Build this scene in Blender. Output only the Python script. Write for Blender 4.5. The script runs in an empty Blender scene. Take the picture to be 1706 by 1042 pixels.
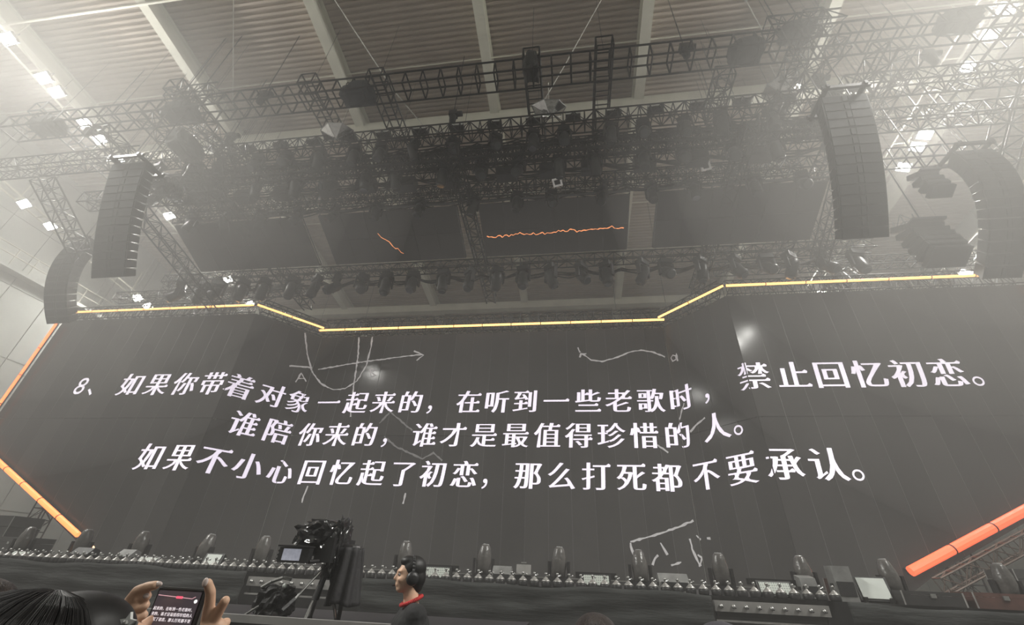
import bpy, bmesh, math, random
from mathutils import Vector, Matrix
from mathutils.geometry import delaunay_2d_cdt
random.seed(7)
PI = math.pi
scene = bpy.context.scene
COL = scene.collection

# ------------------------------------------------------------------ camera
EYE = Vector((0, 0, 1.75))
PITCH, ROLL, YAW = math.radians(31.834), math.radians(2.691), math.radians(8.863)
cp, sp, cy, sy = math.cos(PITCH), math.sin(PITCH), math.cos(YAW), math.sin(YAW)
fw = Vector((-sy * cp, cy * cp, sp)); r0 = Vector((cy, sy, 0)); u0 = r0.cross(fw)
rt = r0 * math.cos(ROLL) + u0 * math.sin(ROLL)
up = u0 * math.cos(ROLL) - r0 * math.sin(ROLL)
cd = bpy.data.cameras.new('camera')
cd.sensor_fit = 'HORIZONTAL'; cd.sensor_width = 36.0; cd.lens = 705.4 / 1706 * 36
cd.clip_start = 0.03; cd.clip_end = 300
cam = bpy.data.objects.new('camera', cd); COL.objects.link(cam)
M3 = Matrix((rt, up, -fw)).transposed()
cam.matrix_world = Matrix.Translation(EYE) @ M3.to_4x4()
scene.camera = cam

# ------------------------------------------------------------------ world, exposure, lamps of the hall, added lamps
w = bpy.data.worlds.new('world'); scene.world = w; w.use_nodes = True
w.node_tree.nodes['Background'].inputs[0].default_value = (0.8, 0.85, 0.8, 1)
w.node_tree.nodes['Background'].inputs[1].default_value = 0.0
vs = scene.view_settings
vs.view_transform = 'Standard'; vs.look = 'None'; vs.gamma = 1.0; vs.use_curve_mapping = False
vs.exposure = 0.0
cyc = scene.cycles
cyc.use_denoising = True
cyc.use_adaptive_sampling = True; cyc.adaptive_threshold = 0.06
cyc.max_bounces = 3; cyc.diffuse_bounces = 2; cyc.glossy_bounces = 2; cyc.volume_bounces = 0
cyc.transparent_max_bounces = 6; cyc.caustics_reflective = False; cyc.caustics_refractive = False
cyc.sample_clamp_indirect = 4.0

SLOPE = math.tan(math.radians(7.56))
def roof_z(y, z0): return z0 - SLOPE * (y - 13.0)
BANK = 0.055            # extra scattering in the two added banks that imitate lens glare
HAZE = 0.0105            # scattering per metre
FLOOD_W = 760.0        # watts of one flood lamp
# (x, y, z0, watts factor): the four lamp rows under the roof, going on over the audience
ROW_IN_L  = [(-24.5, y, 20.5) for y in (6.55, 8.2, 8.85, 10.4, 11.3, 12.45, 16.3, 22.0, 24.7)]
ROW_OUT_L = [(-29.3, y, 18.0) for y in (12.9, 14.4, 20.6, 21.5)]
ROW_IN_R  = [(17.0, y, 20.5) for y in (9.9, 10.8, 11.95, 14.9, 15.5, 16.6, 26.0)]
ROW_OUT_R = [(21.7, y, 18.0) for y in (20.4, 21.6)]
def sun_spot(name, loc, watts, target, angle=165, col=(1.0, 0.985, 0.93), r=0.2):
    l = bpy.data.lights.new(name, 'SPOT'); l.energy = watts; l.color = col
    l.spot_size = math.radians(angle); l.spot_blend = 0.35; l.shadow_soft_size = r
    o = bpy.data.objects.new(name, l); COL.objects.link(o); o.location = loc
    o.rotation_euler = (Vector(target) - Vector(loc)).to_track_quat('-Z', 'Y').to_euler()
    return o
# unseen lamps added along the upper rows, aimed to brighten the glare banks
for x, ys in ((-24.5, (3.0, 1.4, -0.2, -1.8, -3.5, -6.5)), (17.0, (5.4, 4.0, 2.6, 1.2, -0.8, -3.5, -6.5))):
    for y in ys:
        sun_spot('added_house_light', (x, y, roof_z(y, 20.5) - 0.3), FLOOD_W * 8.0, (9.0, 7.0, 9.0) if x > 0 else (-13.5, 7.0, 9.0), 48)

# two more unseen lamps added to brighten the pit and the front audience
for x in (-24.5, 17.0):
    sun_spot('added_house_light', (x, -5.0, roof_z(-5.0, 20.5) - 0.3), FLOOD_W * 11.0, (-2.5, 3.5, 0.5), 34)

# ------------------------------------------------------------------ materials
def lin(c):
    return tuple(((v / 255) / 12.92 if v / 255 <= 0.04045 else ((v / 255 + 0.055) / 1.055) ** 2.4) for v in c)
MATS = {}
def mat(name, rgb, rough=0.6, metal=0.0, var=0.25, scale=6.0, bump=0.0, bscale=40.0, emit=None, estr=0.0, stretch=None, spec=0.5):
    if name in MATS: return MATS[name]
    m = bpy.data.materials.new(name); m.use_nodes = True
    nt = m.node_tree; n = nt.nodes; L = nt.links
    b = n['Principled BSDF']
    b.inputs['Roughness'].default_value = rough; b.inputs['Metallic'].default_value = metal
    b.inputs['Specular IOR Level'].default_value = spec
    tc = n.new('ShaderNodeTexCoord'); mp = n.new('ShaderNodeMapping')
    L.new(tc.outputs['Object'], mp.inputs[0])
    if stretch: mp.inputs['Scale'].default_value = stretch
    nz = n.new('ShaderNodeTexNoise'); nz.inputs['Scale'].default_value = scale; nz.inputs['Detail'].default_value = 5
    L.new(mp.outputs[0], nz.inputs['Vector'])
    cr = n.new('ShaderNodeValToRGB')
    cr.color_ramp.elements[0].position = 0.3; cr.color_ramp.elements[1].position = 0.7
    cr.color_ramp.elements[0].color = (*[v * (1 - var) for v in rgb], 1)
    cr.color_ramp.elements[1].color = (*[min(1, v * (1 + var)) for v in rgb], 1)
    L.new(nz.outputs['Fac'], cr.inputs[0]); L.new(cr.outputs[0], b.inputs['Base Color'])
    if bump:
        n2 = n.new('ShaderNodeTexNoise'); n2.inputs['Scale'].default_value = bscale; n2.inputs['Detail'].default_value = 4
        L.new(mp.outputs[0], n2.inputs['Vector'])
        bp = n.new('ShaderNodeBump'); bp.inputs['Strength'].default_value = bump; bp.inputs['Distance'].default_value = 0.02
        L.new(n2.outputs['Fac'], bp.inputs['Height']); L.new(bp.outputs[0], b.inputs['Normal'])
    if emit:
        b.inputs['Emission Color'].default_value = (*emit, 1); b.inputs['Emission Strength'].default_value = estr
    MATS[name] = m
    return m
K = mat('black_steel', (0.018, 0.017, 0.017), 0.45, 0.3)
K2 = mat('dark_steel', (0.035, 0.033, 0.034), 0.4, 0.4)
KP = mat('black_plastic', (0.02, 0.02, 0.021), 0.38, 0.0, bump=0.15, bscale=120)
ALU = mat('bare_aluminium', (0.42, 0.42, 0.41), 0.35, 0.8)
CABLE = mat('pale_cable', (0.62, 0.6, 0.55), 0.6)
DECKM = mat('roof_deck', (0.52, 0.445, 0.38), 0.6, 0.1, var=0.10, scale=0.5)
BEAM = mat('beam_paint', (0.82, 0.80, 0.69), 0.55, 0.0, var=0.08, scale=1.2)
WALLM = mat('wall_panel', (0.58, 0.59, 0.55), 0.75, 0.0, var=0.12, scale=0.6)
FLOORM = mat('concrete', (0.05, 0.05, 0.05), 0.8, 0.0, var=0.2, scale=2.0)
CLOTH = mat('black_drape', (0.022, 0.024, 0.023), 0.85, 0.0, var=0.5, scale=5, bump=0.9, bscale=9, stretch=(0.35, 1, 2.4))
STAGEF = mat('stage_floor', (0.02, 0.02, 0.02), 0.4, 0.0)
GRILL = mat('speaker_grille', (0.016, 0.016, 0.017), 0.7, 0.1, bump=0.4, bscale=160)
FLOODE = mat('flood_glass', (0.9, 0.9, 0.85), 0.3, emit=(1, 1, 0.95), estr=60)
HAIR = mat('black_hair', (0.010, 0.0095, 0.0095), 0.5, 0.0, var=0.3, scale=14)
HAIRB = mat('brown_hair', (0.03, 0.02, 0.016), 0.4, 0.0, var=0.5, scale=20, bump=0.6, bscale=60, stretch=(3, 3, 0.5))
SKIN = mat('skin', (0.78, 0.50, 0.35), 0.5, 0.0, var=0.08, scale=9, bump=0.05, bscale=90)
NAIL = mat('pale_nail', (0.80, 0.66, 0.62), 0.25, var=0.05)
SHIRT = mat('black_shirt', (0.018, 0.018, 0.019), 0.85, 0.0, bump=0.3, bscale=25)
RED = mat('red_collar', (0.55, 0.03, 0.03), 0.7)
DOTW = mat('white_led_face', (0.66, 0.70, 0.66), 0.5, var=0.06)
GREYB = mat('grey_case', (0.20, 0.20, 0.195), 0.5, 0.1)

ONES = ['', 'first', 'second', 'third', 'fourth', 'fifth', 'sixth', 'seventh', 'eighth', 'ninth', 'tenth', 'eleventh', 'twelfth', 'thirteenth', 'fourteenth', 'fifteenth', 'sixteenth', 'seventeenth', 'eighteenth', 'nineteenth']
TENS = {20: ('twentieth', 'twenty'), 30: ('thirtieth', 'thirty'), 40: ('fortieth', 'forty'), 50: ('fiftieth', 'fifty'), 60: ('sixtieth', 'sixty'), 70: ('seventieth', 'seventy'), 80: ('eightieth', 'eighty'), 90: ('ninetieth', 'ninety')}
def ordinal(n):
    if n < 20: return ONES[n]
    a, b = TENS[n // 10 * 10]
    return a if n % 10 == 0 else b + '-' + ONES[n % 10]

# ------------------------------------------------------------------ mesh helpers
class MB:
    def __init__(s): s.v = []; s.f = []; s.smooth = False
    def add(s, vs_, fs):
        o = len(s.v); s.v += [tuple(p) for p in vs_]; s.f += [tuple(i + o for i in q) for q in fs]; return s
    def box(s, c, size, R=None, taper=None):
        x, y, z = [q / 2 for q in size]; P = []
        for sz in (-1, 1):
            t = 1.0 if (sz < 0 or taper is None) else taper
            for a, b in ((-1, -1), (1, -1), (1, 1), (-1, 1)):
                P.append(Vector((a * x * t, b * y * t, sz * z)))
        if R is not None: P = [R @ p for p in P]
        c = Vector(c)
        return s.add([p + c for p in P], [(3, 2, 1, 0), (4, 5, 6, 7), (0, 1, 5, 4), (1, 2, 6, 5), (2, 3, 7, 6), (3, 0, 4, 7)])
    def tube(s, a, b, r, r2=None, n=6, caps=True):
        a = Vector(a); b = Vector(b); d = (b - a)
        if d.length < 1e-6: return s
        q = d.to_track_quat('Z', 'Y'); r2 = r if r2 is None else r2; P = []
        for c, rr in ((a, r), (b, r2)):
            for i in range(n):
                t = 2 * PI * i / n; P.append(c + q @ Vector((rr * math.cos(t), rr * math.sin(t), 0)))
        F = [(i, (i + 1) % n, n + (i + 1) % n, n + i) for i in range(n)]
        if caps: F += [tuple(range(n - 1, -1, -1)), tuple(range(n, 2 * n))]
        return s.add(P, F)
    def poly(s, pts, r, n=6):
        for a, b in zip(pts[:-1], pts[1:]): s.tube(a, b, r, n=n)
        return s
    def lathe(s, prof, n=12, T=None):
        P = []; T = T or Matrix.Identity(4)
        for r, z in prof:
            for i in range(n):
                t = 2 * PI * i / n; P.append(T @ Vector((r * math.cos(t), r * math.sin(t), z)))
        F = []
        for k in range(len(prof) - 1):
            for i in range(n):
                j = (i + 1) % n; F.append((k * n + i, k * n + j, (k + 1) * n + j, (k + 1) * n + i))
        F += [tuple(range(n - 1, -1, -1)), tuple(range((len(prof) - 1) * n, len(prof) * n))]
        return s.add(P, F)
    def prism(s, pts, d):                       # pts: polygon, d: extrusion vector
        n = len(pts); d = Vector(d); pts = [Vector(p) for p in pts]
        return s.add(pts + [p + d for p in pts], [tuple(range(n - 1, -1, -1)), tuple(range(n, 2 * n))] + [(i, (i + 1) % n, n + (i + 1) % n, n + i) for i in range(n)])
    def ball(s, c, rad, n=10, m=7, R=None):
        c = Vector(c); rad = Vector(rad) if not isinstance(rad, (int, float)) else Vector((rad,) * 3)
        P = []
        for k in range(1, m):
            ph = PI * k / m
            for i in range(n):
                t = 2 * PI * i / n
                P.append(Vector((rad.x * math.sin(ph) * math.cos(t), rad.y * math.sin(ph) * math.sin(t), rad.z * math.cos(ph))))
        P += [Vector((0, 0, rad.z)), Vector((0, 0, -rad.z))]
        if R is not None: P = [R @ p for p in P]
        F = []
        for k in range(m - 2):
            for i in range(n):
                j = (i + 1) % n; F.append((k * n + i, (k + 1) * n + i, (k + 1) * n + j, k * n + j))
        a = (m - 1) * n
        for i in range(n):
            j = (i + 1) % n; F.append((a, i, j)); F.append((a + 1, (m - 2) * n + j, (m - 2) * n + i))
        return s.add([p + c for p in P], F)
    def mesh(s, name, m):
        me = bpy.data.meshes.new(name); me.from_pydata(s.v, [], s.f); me.materials.append(m)
        if s.smooth:
            for p in me.polygons: p.use_smooth = True
        me.update(); return me
    def build(s, name, m, parent=None, loc=None):
        return link(name, s.mesh(name, m), parent, loc)
def link(name, me, parent=None, loc=None, rot=None, sc=None):
    o = bpy.data.objects.new(name, me); COL.objects.link(o)
    if parent is not None: o.parent = parent
    if loc is not None: o.location = loc
    if rot is not None: o.rotation_euler = rot
    if sc is not None: o.scale = sc
    return o
def tag(o, label=None, cat=None, group=None, kind=None):
    if label: o['label'] = label
    if cat: o['category'] = cat
    if group: o['group'] = group
    if kind: o['kind'] = kind
    return o
def thing(name, label, cat, loc=(0, 0, 0), group=None, rz=0.0):
    o = link(name, None, None, loc); o.rotation_euler = (0, 0, rz)
    return tag(o, label, cat, group)
def struct(o): return tag(o, kind='structure')
def copy_tree(o, parent=None):
    c = o.copy(); COL.objects.link(c); c.parent = parent
    for ch in list(o.children): copy_tree(ch, c)
    return c

# ------------------------------------------------------------------ hall: floor, walls, ceiling with deck and beams
XL, XR, YN, YB = -32.0, 24.6, -10.0, 36.0
struct(MB().box(((XL + XR) / 2, (YN + YB) / 2, -0.15), (XR - XL, YB - YN, 0.3)).build('floor', FLOORM))
ceil_o = struct(link('ceiling', None))
# corrugated steel deck: one folded sheet with ribs across the hall
d = MB(); y = YN; prof = []
while y < YB + 0.4:
    for dy, dz in ((0, 0), (0.10, 0), (0.125, 0.09), (0.215, 0.09)):
        prof.append((y + dy, roof_z(y + dy, 22.95) + dz))
    y += 0.24
for i, (a, b) in enumerate(zip(prof[:-1], prof[1:])):
    d.add([(XL, a[0], a[1]), (XR, a[0], a[1]), (XR, b[0], b[1]), (XL, b[0], b[1])], [(0, 1, 2, 3)])
tag(d.build('roof_deck', DECKM, ceil_o), 'grey ribbed steel roof deck')
def rafter(x):
    m = MB(); ys = (YN, YB)
    for wdt, za, zb in ((0.46, 22.0, 22.06), (0.10, 22.06, 22.86), (0.46, 22.86, 22.92)):
        P = []
        for yy in ys:
            for xx, z0 in ((-wdt / 2, za), (wdt / 2, za), (wdt / 2, zb), (-wdt / 2, zb)):
                P.append((x + xx, yy, roof_z(yy, z0)))
        m.add(P, [(3, 2, 1, 0), (4, 5, 6, 7), (0, 1, 5, 4), (1, 2, 6, 5), (2, 3, 7, 6), (3, 0, 4, 7)])
    m.build('roof_beam', BEAM, ceil_o)
for x in (-25.9, -18.45, -10.8, -3.4, 3.85, 11.5, 18.9): rafter(x)
MB().box(((XL + XR) / 2, 13.1, 21.93), (XR - XL, 0.55, 0.62)).build('cross_beam', BEAM, ceil_o)
MB().box(((XL + XR) / 2, 28.0, roof_z(28, 21.9)), (XR - XL, 0.55, 0.62)).build('cross_beam', BEAM, ceil_o)
MB().box(((XL + XR) / 2, 0.0, roof_z(0, 21.9)), (XR - XL, 0.55, 0.62)).build('cross_beam', BEAM, ceil_o)
MB().tube((XL, 17.72, 21.37), (XR, 17.72, 21.37), 0.06).build('tie_pipe', BEAM, ceil_o)
MB().tube((XL, 6.5, 22.87), (-15.5, 6.5, 22.87), 0.06).build('tie_pipe', BEAM, ceil_o)
for k, yy in enumerate((10.6, 15.3, 19.6, 23.5)):
    MB().tube((XL, yy, roof_z(yy, 22.75)), (XR, yy, roof_z(yy, 22.75)), 0.035).build('tie_pipe', BEAM, ceil_o)
def panel_wall(name, a, b, zt, n, rows):       # a wall of upright cladding panels
    a = Vector(a); b = Vector(b); root = struct(link(name, None)); L = (b - a).length; t = (b - a) / L
    nrm = Vector((-t.y, t.x, 0)); ang = math.atan2(t.y, t.x)
    MB().box((0, 0.12, zt / 2), (L, 0.2, zt)).build('backing', WALLM, root)
    me = MB().box((0, 0, 0), (L / n - 0.05, 0.06, zt / rows - 0.05)).mesh('cladding_panel', WALLM)
    for i in range(n):
        for k in range(rows):
            link('cladding_panel', me, root, (-L / 2 + (i + 0.5) * L / n, 0, (k + 0.5) * zt / rows))
    root.location = (a + b) / 2; root.rotation_euler = (0, 0, ang)
    return root
panel_wall('wall_left', (XL, YN, 0), (XL, YB, 0), 26.0, 23, 7)
panel_wall('wall_right', (XR, YB, 0), (XR, YN, 0), 26.0, 23, 7)
panel_wall('wall_back', (XL, YB, 0), (XR, YB, 0), 22.0, 28, 6)
panel_wall('wall_front', (XR, YN, 0), (XL, YN, 0), 26.0, 14, 4)

# ------------------------------------------------------------------ haze in the hall
hm = bpy.data.materials.new('haze'); hm.use_nodes = True
nt = hm.node_tree; nt.nodes.remove(nt.nodes['Principled BSDF'])
vol = nt.nodes.new('ShaderNodeVolumePrincipled')
vol.inputs['Color'].default_value = (1.0, 0.98, 0.945, 1); vol.inputs['Density'].default_value = HAZE
vol.inputs['Anisotropy'].default_value = 0.0
nt.links.new(vol.outputs[0], nt.nodes['Material Output'].inputs['Volume'])
hz = MB().box(((XL + XR) / 2, (YN + YB) / 2, 13.0), (XR - XL - 0.6, YB - YN - 0.6, 25.8)).build('haze', hm)
tag(hz, 'thin theatrical haze hanging in the whole hall', 'haze', kind='stuff')

hm2 = hm.copy(); hm2.name = 'glare_haze'  # denser haze added at both sides in place of lens glare
hm2.node_tree.nodes['Principled Volume'].inputs['Density'].default_value = BANK / 3
for c, r, side in (((8.8, 6.8, 10.6), (6.2, 5.0, 7.0), 'right'), ((-13.0, 6.8, 11.0), (7.0, 5.0, 6.4), 'left')):
    for k, q in (('outer', 1.28), ('middle', 1.0), ('inner', 0.7)):
        b = MB(); b.smooth = True
        tag(b.ball((0, 0, 0), [v * q for v in r], 40, 24).build('glare_bank', hm2, None, c), '%s layer of added haze imitating lens glare before the %s line arrays' % (k, side), 'haze', kind='stuff')

# ------------------------------------------------------------------ LED wall: five screens, folded
FOLD = [(-28.5, 17.2), (-16.45, 17.2), (-14.2, 20.0), (4.9, 20.0), (7.2, 17.2), (19.2, 17.2)]
ZB, ZT = 1.75, 13.05
SEG = []
s0 = 0.0
for a, b in zip(FOLD[:-1], FOLD[1:]):
    a = Vector((*a, 0)); b = Vector((*b, 0)); L = (b - a).length; SEG.append((s0, s0 + L, a, (b - a) / L)); s0 += L
LEDS = [mat('led_face_%d' % i, (c, c * 0.96, c * 0.94), 0.13, 0.0, var=0.15, scale=0.7, emit=(1.0, 0.9, 0.86), estr=0.010, spec=0.10) for i, c in enumerate((0.030, 0.037, 0.045))]
SEAM = mat('led_frame', (0.10, 0.10, 0.097), 0.5, 0.3)
LETTER = mat('lit_lettering', (0.8, 0.8, 0.8), 0.5, var=0.02, emit=lin((238, 226, 246)), estr=1.05)
CHALKM = mat('chalk_on_screen', (0.5, 0.5, 0.5), 0.6, var=0.2, emit=(0.75, 0.70, 0.70), estr=0.30)
SCREENS = []
SLAB = ['wide dark LED wing screen on the left, chamfered at its lower outer corner',
        'narrow angled LED screen folding between left wing and centre screen',
        'widest dark LED centre screen showing white lettering and chalk sketches',
        'narrow angled LED screen folding between centre screen and right wing',
        'wide hazy LED wing screen on the right, chamfered at its lower outer corner']
def chamfer_z(i, u, L):                         # lower outer corner cut of the wings: z of the lower edge at u
    if i == 0 and u < 8.2: return max(ZB, 2.25 + (8.2 - u) * 0.475)
    if i == 4 and u > L - 8.2: return max(ZB, 2.25 + (u - (L - 8.2)) * 0.475)
    return ZB
for i, (sa, sb, a, t) in enumerate(SEG):
    L = sb - sa
    root = thing('led_screen', SLAB[i], 'screen', (a + t * L / 2) + Vector((0, 0, ZB)))
    nrm = Vector((t.y, -t.x, 0))                # towards the audience
    root.rotation_euler = (0, 0, math.atan2(t.y, t.x))
    SCREENS.append(root)
    n = max(2, round(L / 1.0)); wcol = L / n; g = 0.012
    bk = MB(); P = []
    for u in [k * wcol for k in range(n + 1)]:
        P.append((u - L / 2, chamfer_z(i, u, L) - ZB))
    P[0] = (P[0][0] + 0.22, P[0][1]); P[-1] = (P[-1][0] - 0.22, P[-1][1])
    pts = [(p[0], 0.16, p[1]) for p in P] + [(L / 2 - 0.22, 0.16, ZT - ZB), (-L / 2 + 0.22, 0.16, ZT - ZB)]
    bk.prism(pts, (0, 0.12, 0)); bk.build('back_frame', SEAM, root)
    for k in range(n):
        u0_, u1_ = k * wcol + g, (k + 1) * wcol - g
        zl, zr = chamfer_z(i, u0_, L), chamfer_z(i, u1_, L)
        for lo, hi in ((ZB, 7.36), (7.40, ZT)):
            a0, a1 = max(lo, zl), max(lo, zr)
            if min(a0, a1) >= hi - 0.01: continue
            a0 = min(a0, hi - 0.01); a1 = min(a1, hi - 0.01)
            MB().prism([(u0_ - L / 2, 0.0, a0 - ZB), (u1_ - L / 2, 0.0, a1 - ZB), (u1_ - L / 2, 0.0, hi - ZB), (u0_ - L / 2, 0.0, hi - ZB)], (0, 0.14, 0)).build('led_panel', random.choice(LEDS), root)
    # slim upright seam ribs between columns
    sm = MB()
    for k in range(1, n):
        u = k * wcol; z0_ = chamfer_z(i, u, L)
        sm.box((u - L / 2, 0.005, (z0_ + ZT) / 2 - ZB), (0.02, 0.02, ZT - z0_))
    sm.build('seam_rib', SEAM, root)

def glyph_outlines(ch):
    c = bpy.data.curves.new('glyph', 'FONT'); c.body = ch
    o = bpy.data.objects.new('glyph', c); COL.objects.link(o)
    dg = bpy.context.evaluated_depsgraph_get()
    k = o.evaluated_get(dg).to_curve(dg); out = []
    for sp_ in k.splines:
        bp = sp_.bezier_points; n = len(bp); poly = []
        for i in range(n):
            p, q = bp[i], bp[(i + 1) % n]
            straight = (p.handle_right - p.co).cross(q.co - p.co).length < 1e-5 and (q.handle_left - q.co).cross(q.co - p.co).length < 1e-5
            for st in ([0] if straight else [0, 0.25, 0.5, 0.75]):
                e = 1 - st
                poly.append(e ** 3 * p.co + 3 * e * e * st * p.handle_right + 3 * e * st * st * q.handle_left + st ** 3 * q.co)
        pl = []
        for v in poly:
            v = Vector((v.x, v.y))
            if not pl or (v - pl[-1]).length > 1e-4: pl.append(v)
        if (pl[0] - pl[-1]).length < 1e-4: pl.pop()
        out.append(pl)
    bpy.data.objects.remove(o); bpy.data.curves.remove(c)
    return out
def add_serifs(pl):                            # little wedges at the right ends of level strokes
    n = len(pl); out = []
    for i in range(n):
        p0, p1, p2, p3 = pl[i - 2], pl[i - 1], pl[i], pl[(i + 1) % n]
        cap, a, b = p2 - p1, p1 - p0, p3 - p2
        if abs(cap.x) < 0.02 and 0.03 < cap.y < 0.11 and a.x > 0.14 and abs(a.y) < 0.03 and b.x < -0.14 and abs(b.y) < 0.03:
            out += [Vector((p2.x + 0.012, p2.y + 0.004)), Vector((p2.x - 0.035, p2.y + 0.062)), Vector((p2.x - 0.10, p2.y))]
        else: out.append(p2)
    return out
def embolden(pl, ax, ay):                      # thicker uprights than level strokes, as in a printed Song face
    n = len(pl)
    area = sum(pl[i].x * pl[(i + 1) % n].y - pl[(i + 1) % n].x * pl[i].y for i in range(n))
    out = []
    for i in range(n):
        a, b, c = pl[i - 1], pl[i], pl[(i + 1) % n]
        d1, d2 = (b - a).normalized(), (c - b).normalized()
        n1, n2 = Vector((d1.y, -d1.x)), Vector((d2.y, -d2.x))
        m = n1 + n2; k = 1 + n1.dot(n2)
        m = n1 if k < 0.25 else m / k
        out.append(Vector((b.x + m.x * ax, b.y + m.y * ay)))
    return out
GL = {}
def glyph_mesh(ch):
    if ch in GL: return GL[ch]
    outs = glyph_outlines(ch)
    wide = ch not in '8'
    # outer loops run one way, holes the other: find the sign of the biggest loop
    def area(pl): return sum(pl[i].x * pl[(i + 1) % len(pl)].y - pl[(i + 1) % len(pl)].x * pl[i].y for i in range(len(pl)))
    big = max(outs, key=lambda p: abs(area(p)))
    flip = area(big) < 0
    loops = []
    for pl in outs:
        if flip: pl = pl[::-1]
        if wide and ch not in '，。、': pl = embolden(add_serifs(pl), 0.029, -0.008)
        loops.append(pl)
    verts, faces = [], []
    for pl in loops:
        faces.append(list(range(len(verts), len(verts) + len(pl)))); verts += pl
    edges = [(f[i], f[(i + 1) % len(f)]) for f in faces for i in range(len(f))]
    vo, eo, fo = delaunay_2d_cdt(verts, edges, [], 0, 1e-5)[:3]
    def wind(p):
        wn = 0
        for pl in loops:
            for i in range(len(pl)):
                a, b = pl[i], pl[(i + 1) % len(pl)]
                if a.y <= p.y:
                    if b.y > p.y and (b.x - a.x) * (p.y - a.y) - (p.x - a.x) * (b.y - a.y) > 0: wn += 1
                elif b.y <= p.y and (b.x - a.x) * (p.y - a.y) - (p.x - a.x) * (b.y - a.y) < 0: wn -= 1
        return wn
    V = [Vector((v.x, v.y, 0)) for v in vo]
    F = [tuple(f) for f in fo if wind(sum((vo[q] for q in f), Vector((0, 0))) / len(f)) > 0]
    GL[ch] = (V, F)
    return GL[ch]
def lay_flat(bm_src, name, m, off):            # cut a flat drawing in (s, z) at the folds, lay each piece on its screen
    for i, (sa, sb, a, t) in enumerate(SEG):
        bm = bm_src.copy()
        for s_, sgn in ((sa, -1), (sb, 1)):
            bmesh.ops.bisect_plane(bm, geom=bm.verts[:] + bm.edges[:] + bm.faces[:], plane_co=(s_ - sgn * 0.02, 0, 0), plane_no=(sgn, 0, 0), clear_outer=True)
        if bm.faces:
            for v in bm.verts:
                s_, z_ = v.co.x, v.co.y
                v.co = Vector((s_ - (sa + sb) / 2, -off, z_ - ZB))
            me = bpy.data.meshes.new(name); bm.to_mesh(me); me.materials.append(m)
            link(name, me, SCREENS[i])
        bm.free()
ROWS = [
 (9.10, [('8', 3.89), ('、', 5.0), ('如', 6.77), ('果', 8.27), ('你', 9.79), ('带', 11.27), ('着', 12.62), ('对', 14.12), ('象', 15.50), ('一', 17.2), ('起', 18.74), ('来', 20.22), ('的', 21.7), ('，', 23.1), ('在', 24.74), ('听', 26.17), ('到', 27.6), ('一', 29.13), ('些', 30.66), ('老', 32.11), ('歌', 33.59), ('时', 35.06), ('，', 36.75), ('禁', 38.6), ('止', 40.1), ('回', 41.5), ('忆', 42.9), ('初', 44.28), ('恋', 45.65), ('。', 46.95)]),
 (7.43, [('谁', 13.4), ('陪', 14.95), ('你', 16.67), ('来', 18.1), ('的', 19.6), ('，', 21.05), ('谁', 22.68), ('才', 24.15), ('是', 25.66), ('最', 27.18), ('值', 28.68), ('得', 30.15), ('珍', 31.62), ('惜', 33.1), ('的', 34.6), ('人', 36.5), ('。', 37.85)]),
 (5.62, [('如', 9.78), ('果', 11.3), ('不', 12.75), ('小', 14.2), ('心', 15.72), ('回', 17.33), ('忆', 18.86), ('起', 20.38), ('了', 21.9), ('初', 23.38), ('恋', 24.87), ('，', 26.2), ('那', 27.8), ('么', 29.3), ('打', 30.82), ('死', 32.34), ('都', 33.84), ('不', 35.6), ('要', 37.2), ('承', 38.8), ('认', 40.25), ('。', 41.55)]),
]
SZ = 1.27
for zc, row in ROWS:
    for ch, s_ in row:
        bm = bmesh.new()
        V, F = glyph_mesh(ch)
        xs = [v.x for v in V]
        cx = (min(xs) + max(xs)) / 2 if ch in '8' else (0.5 if ch not in '，。、' else 0.5)
        if ch == '一': cx = (min(xs) + max(xs)) / 2
        vv = [bm.verts.new((s_ + ((v.x - cx) + 0.06 * (v.y - 0.38)) * SZ, zc + (v.y - 0.38) * SZ, 0)) for v in V]
        for f in F:
            try: bm.faces.new([vv[q] for q in f])
            except ValueError: pass
        lay_flat(bm, 'lettering', LETTER, 0.012)
        bm.free()
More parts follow.
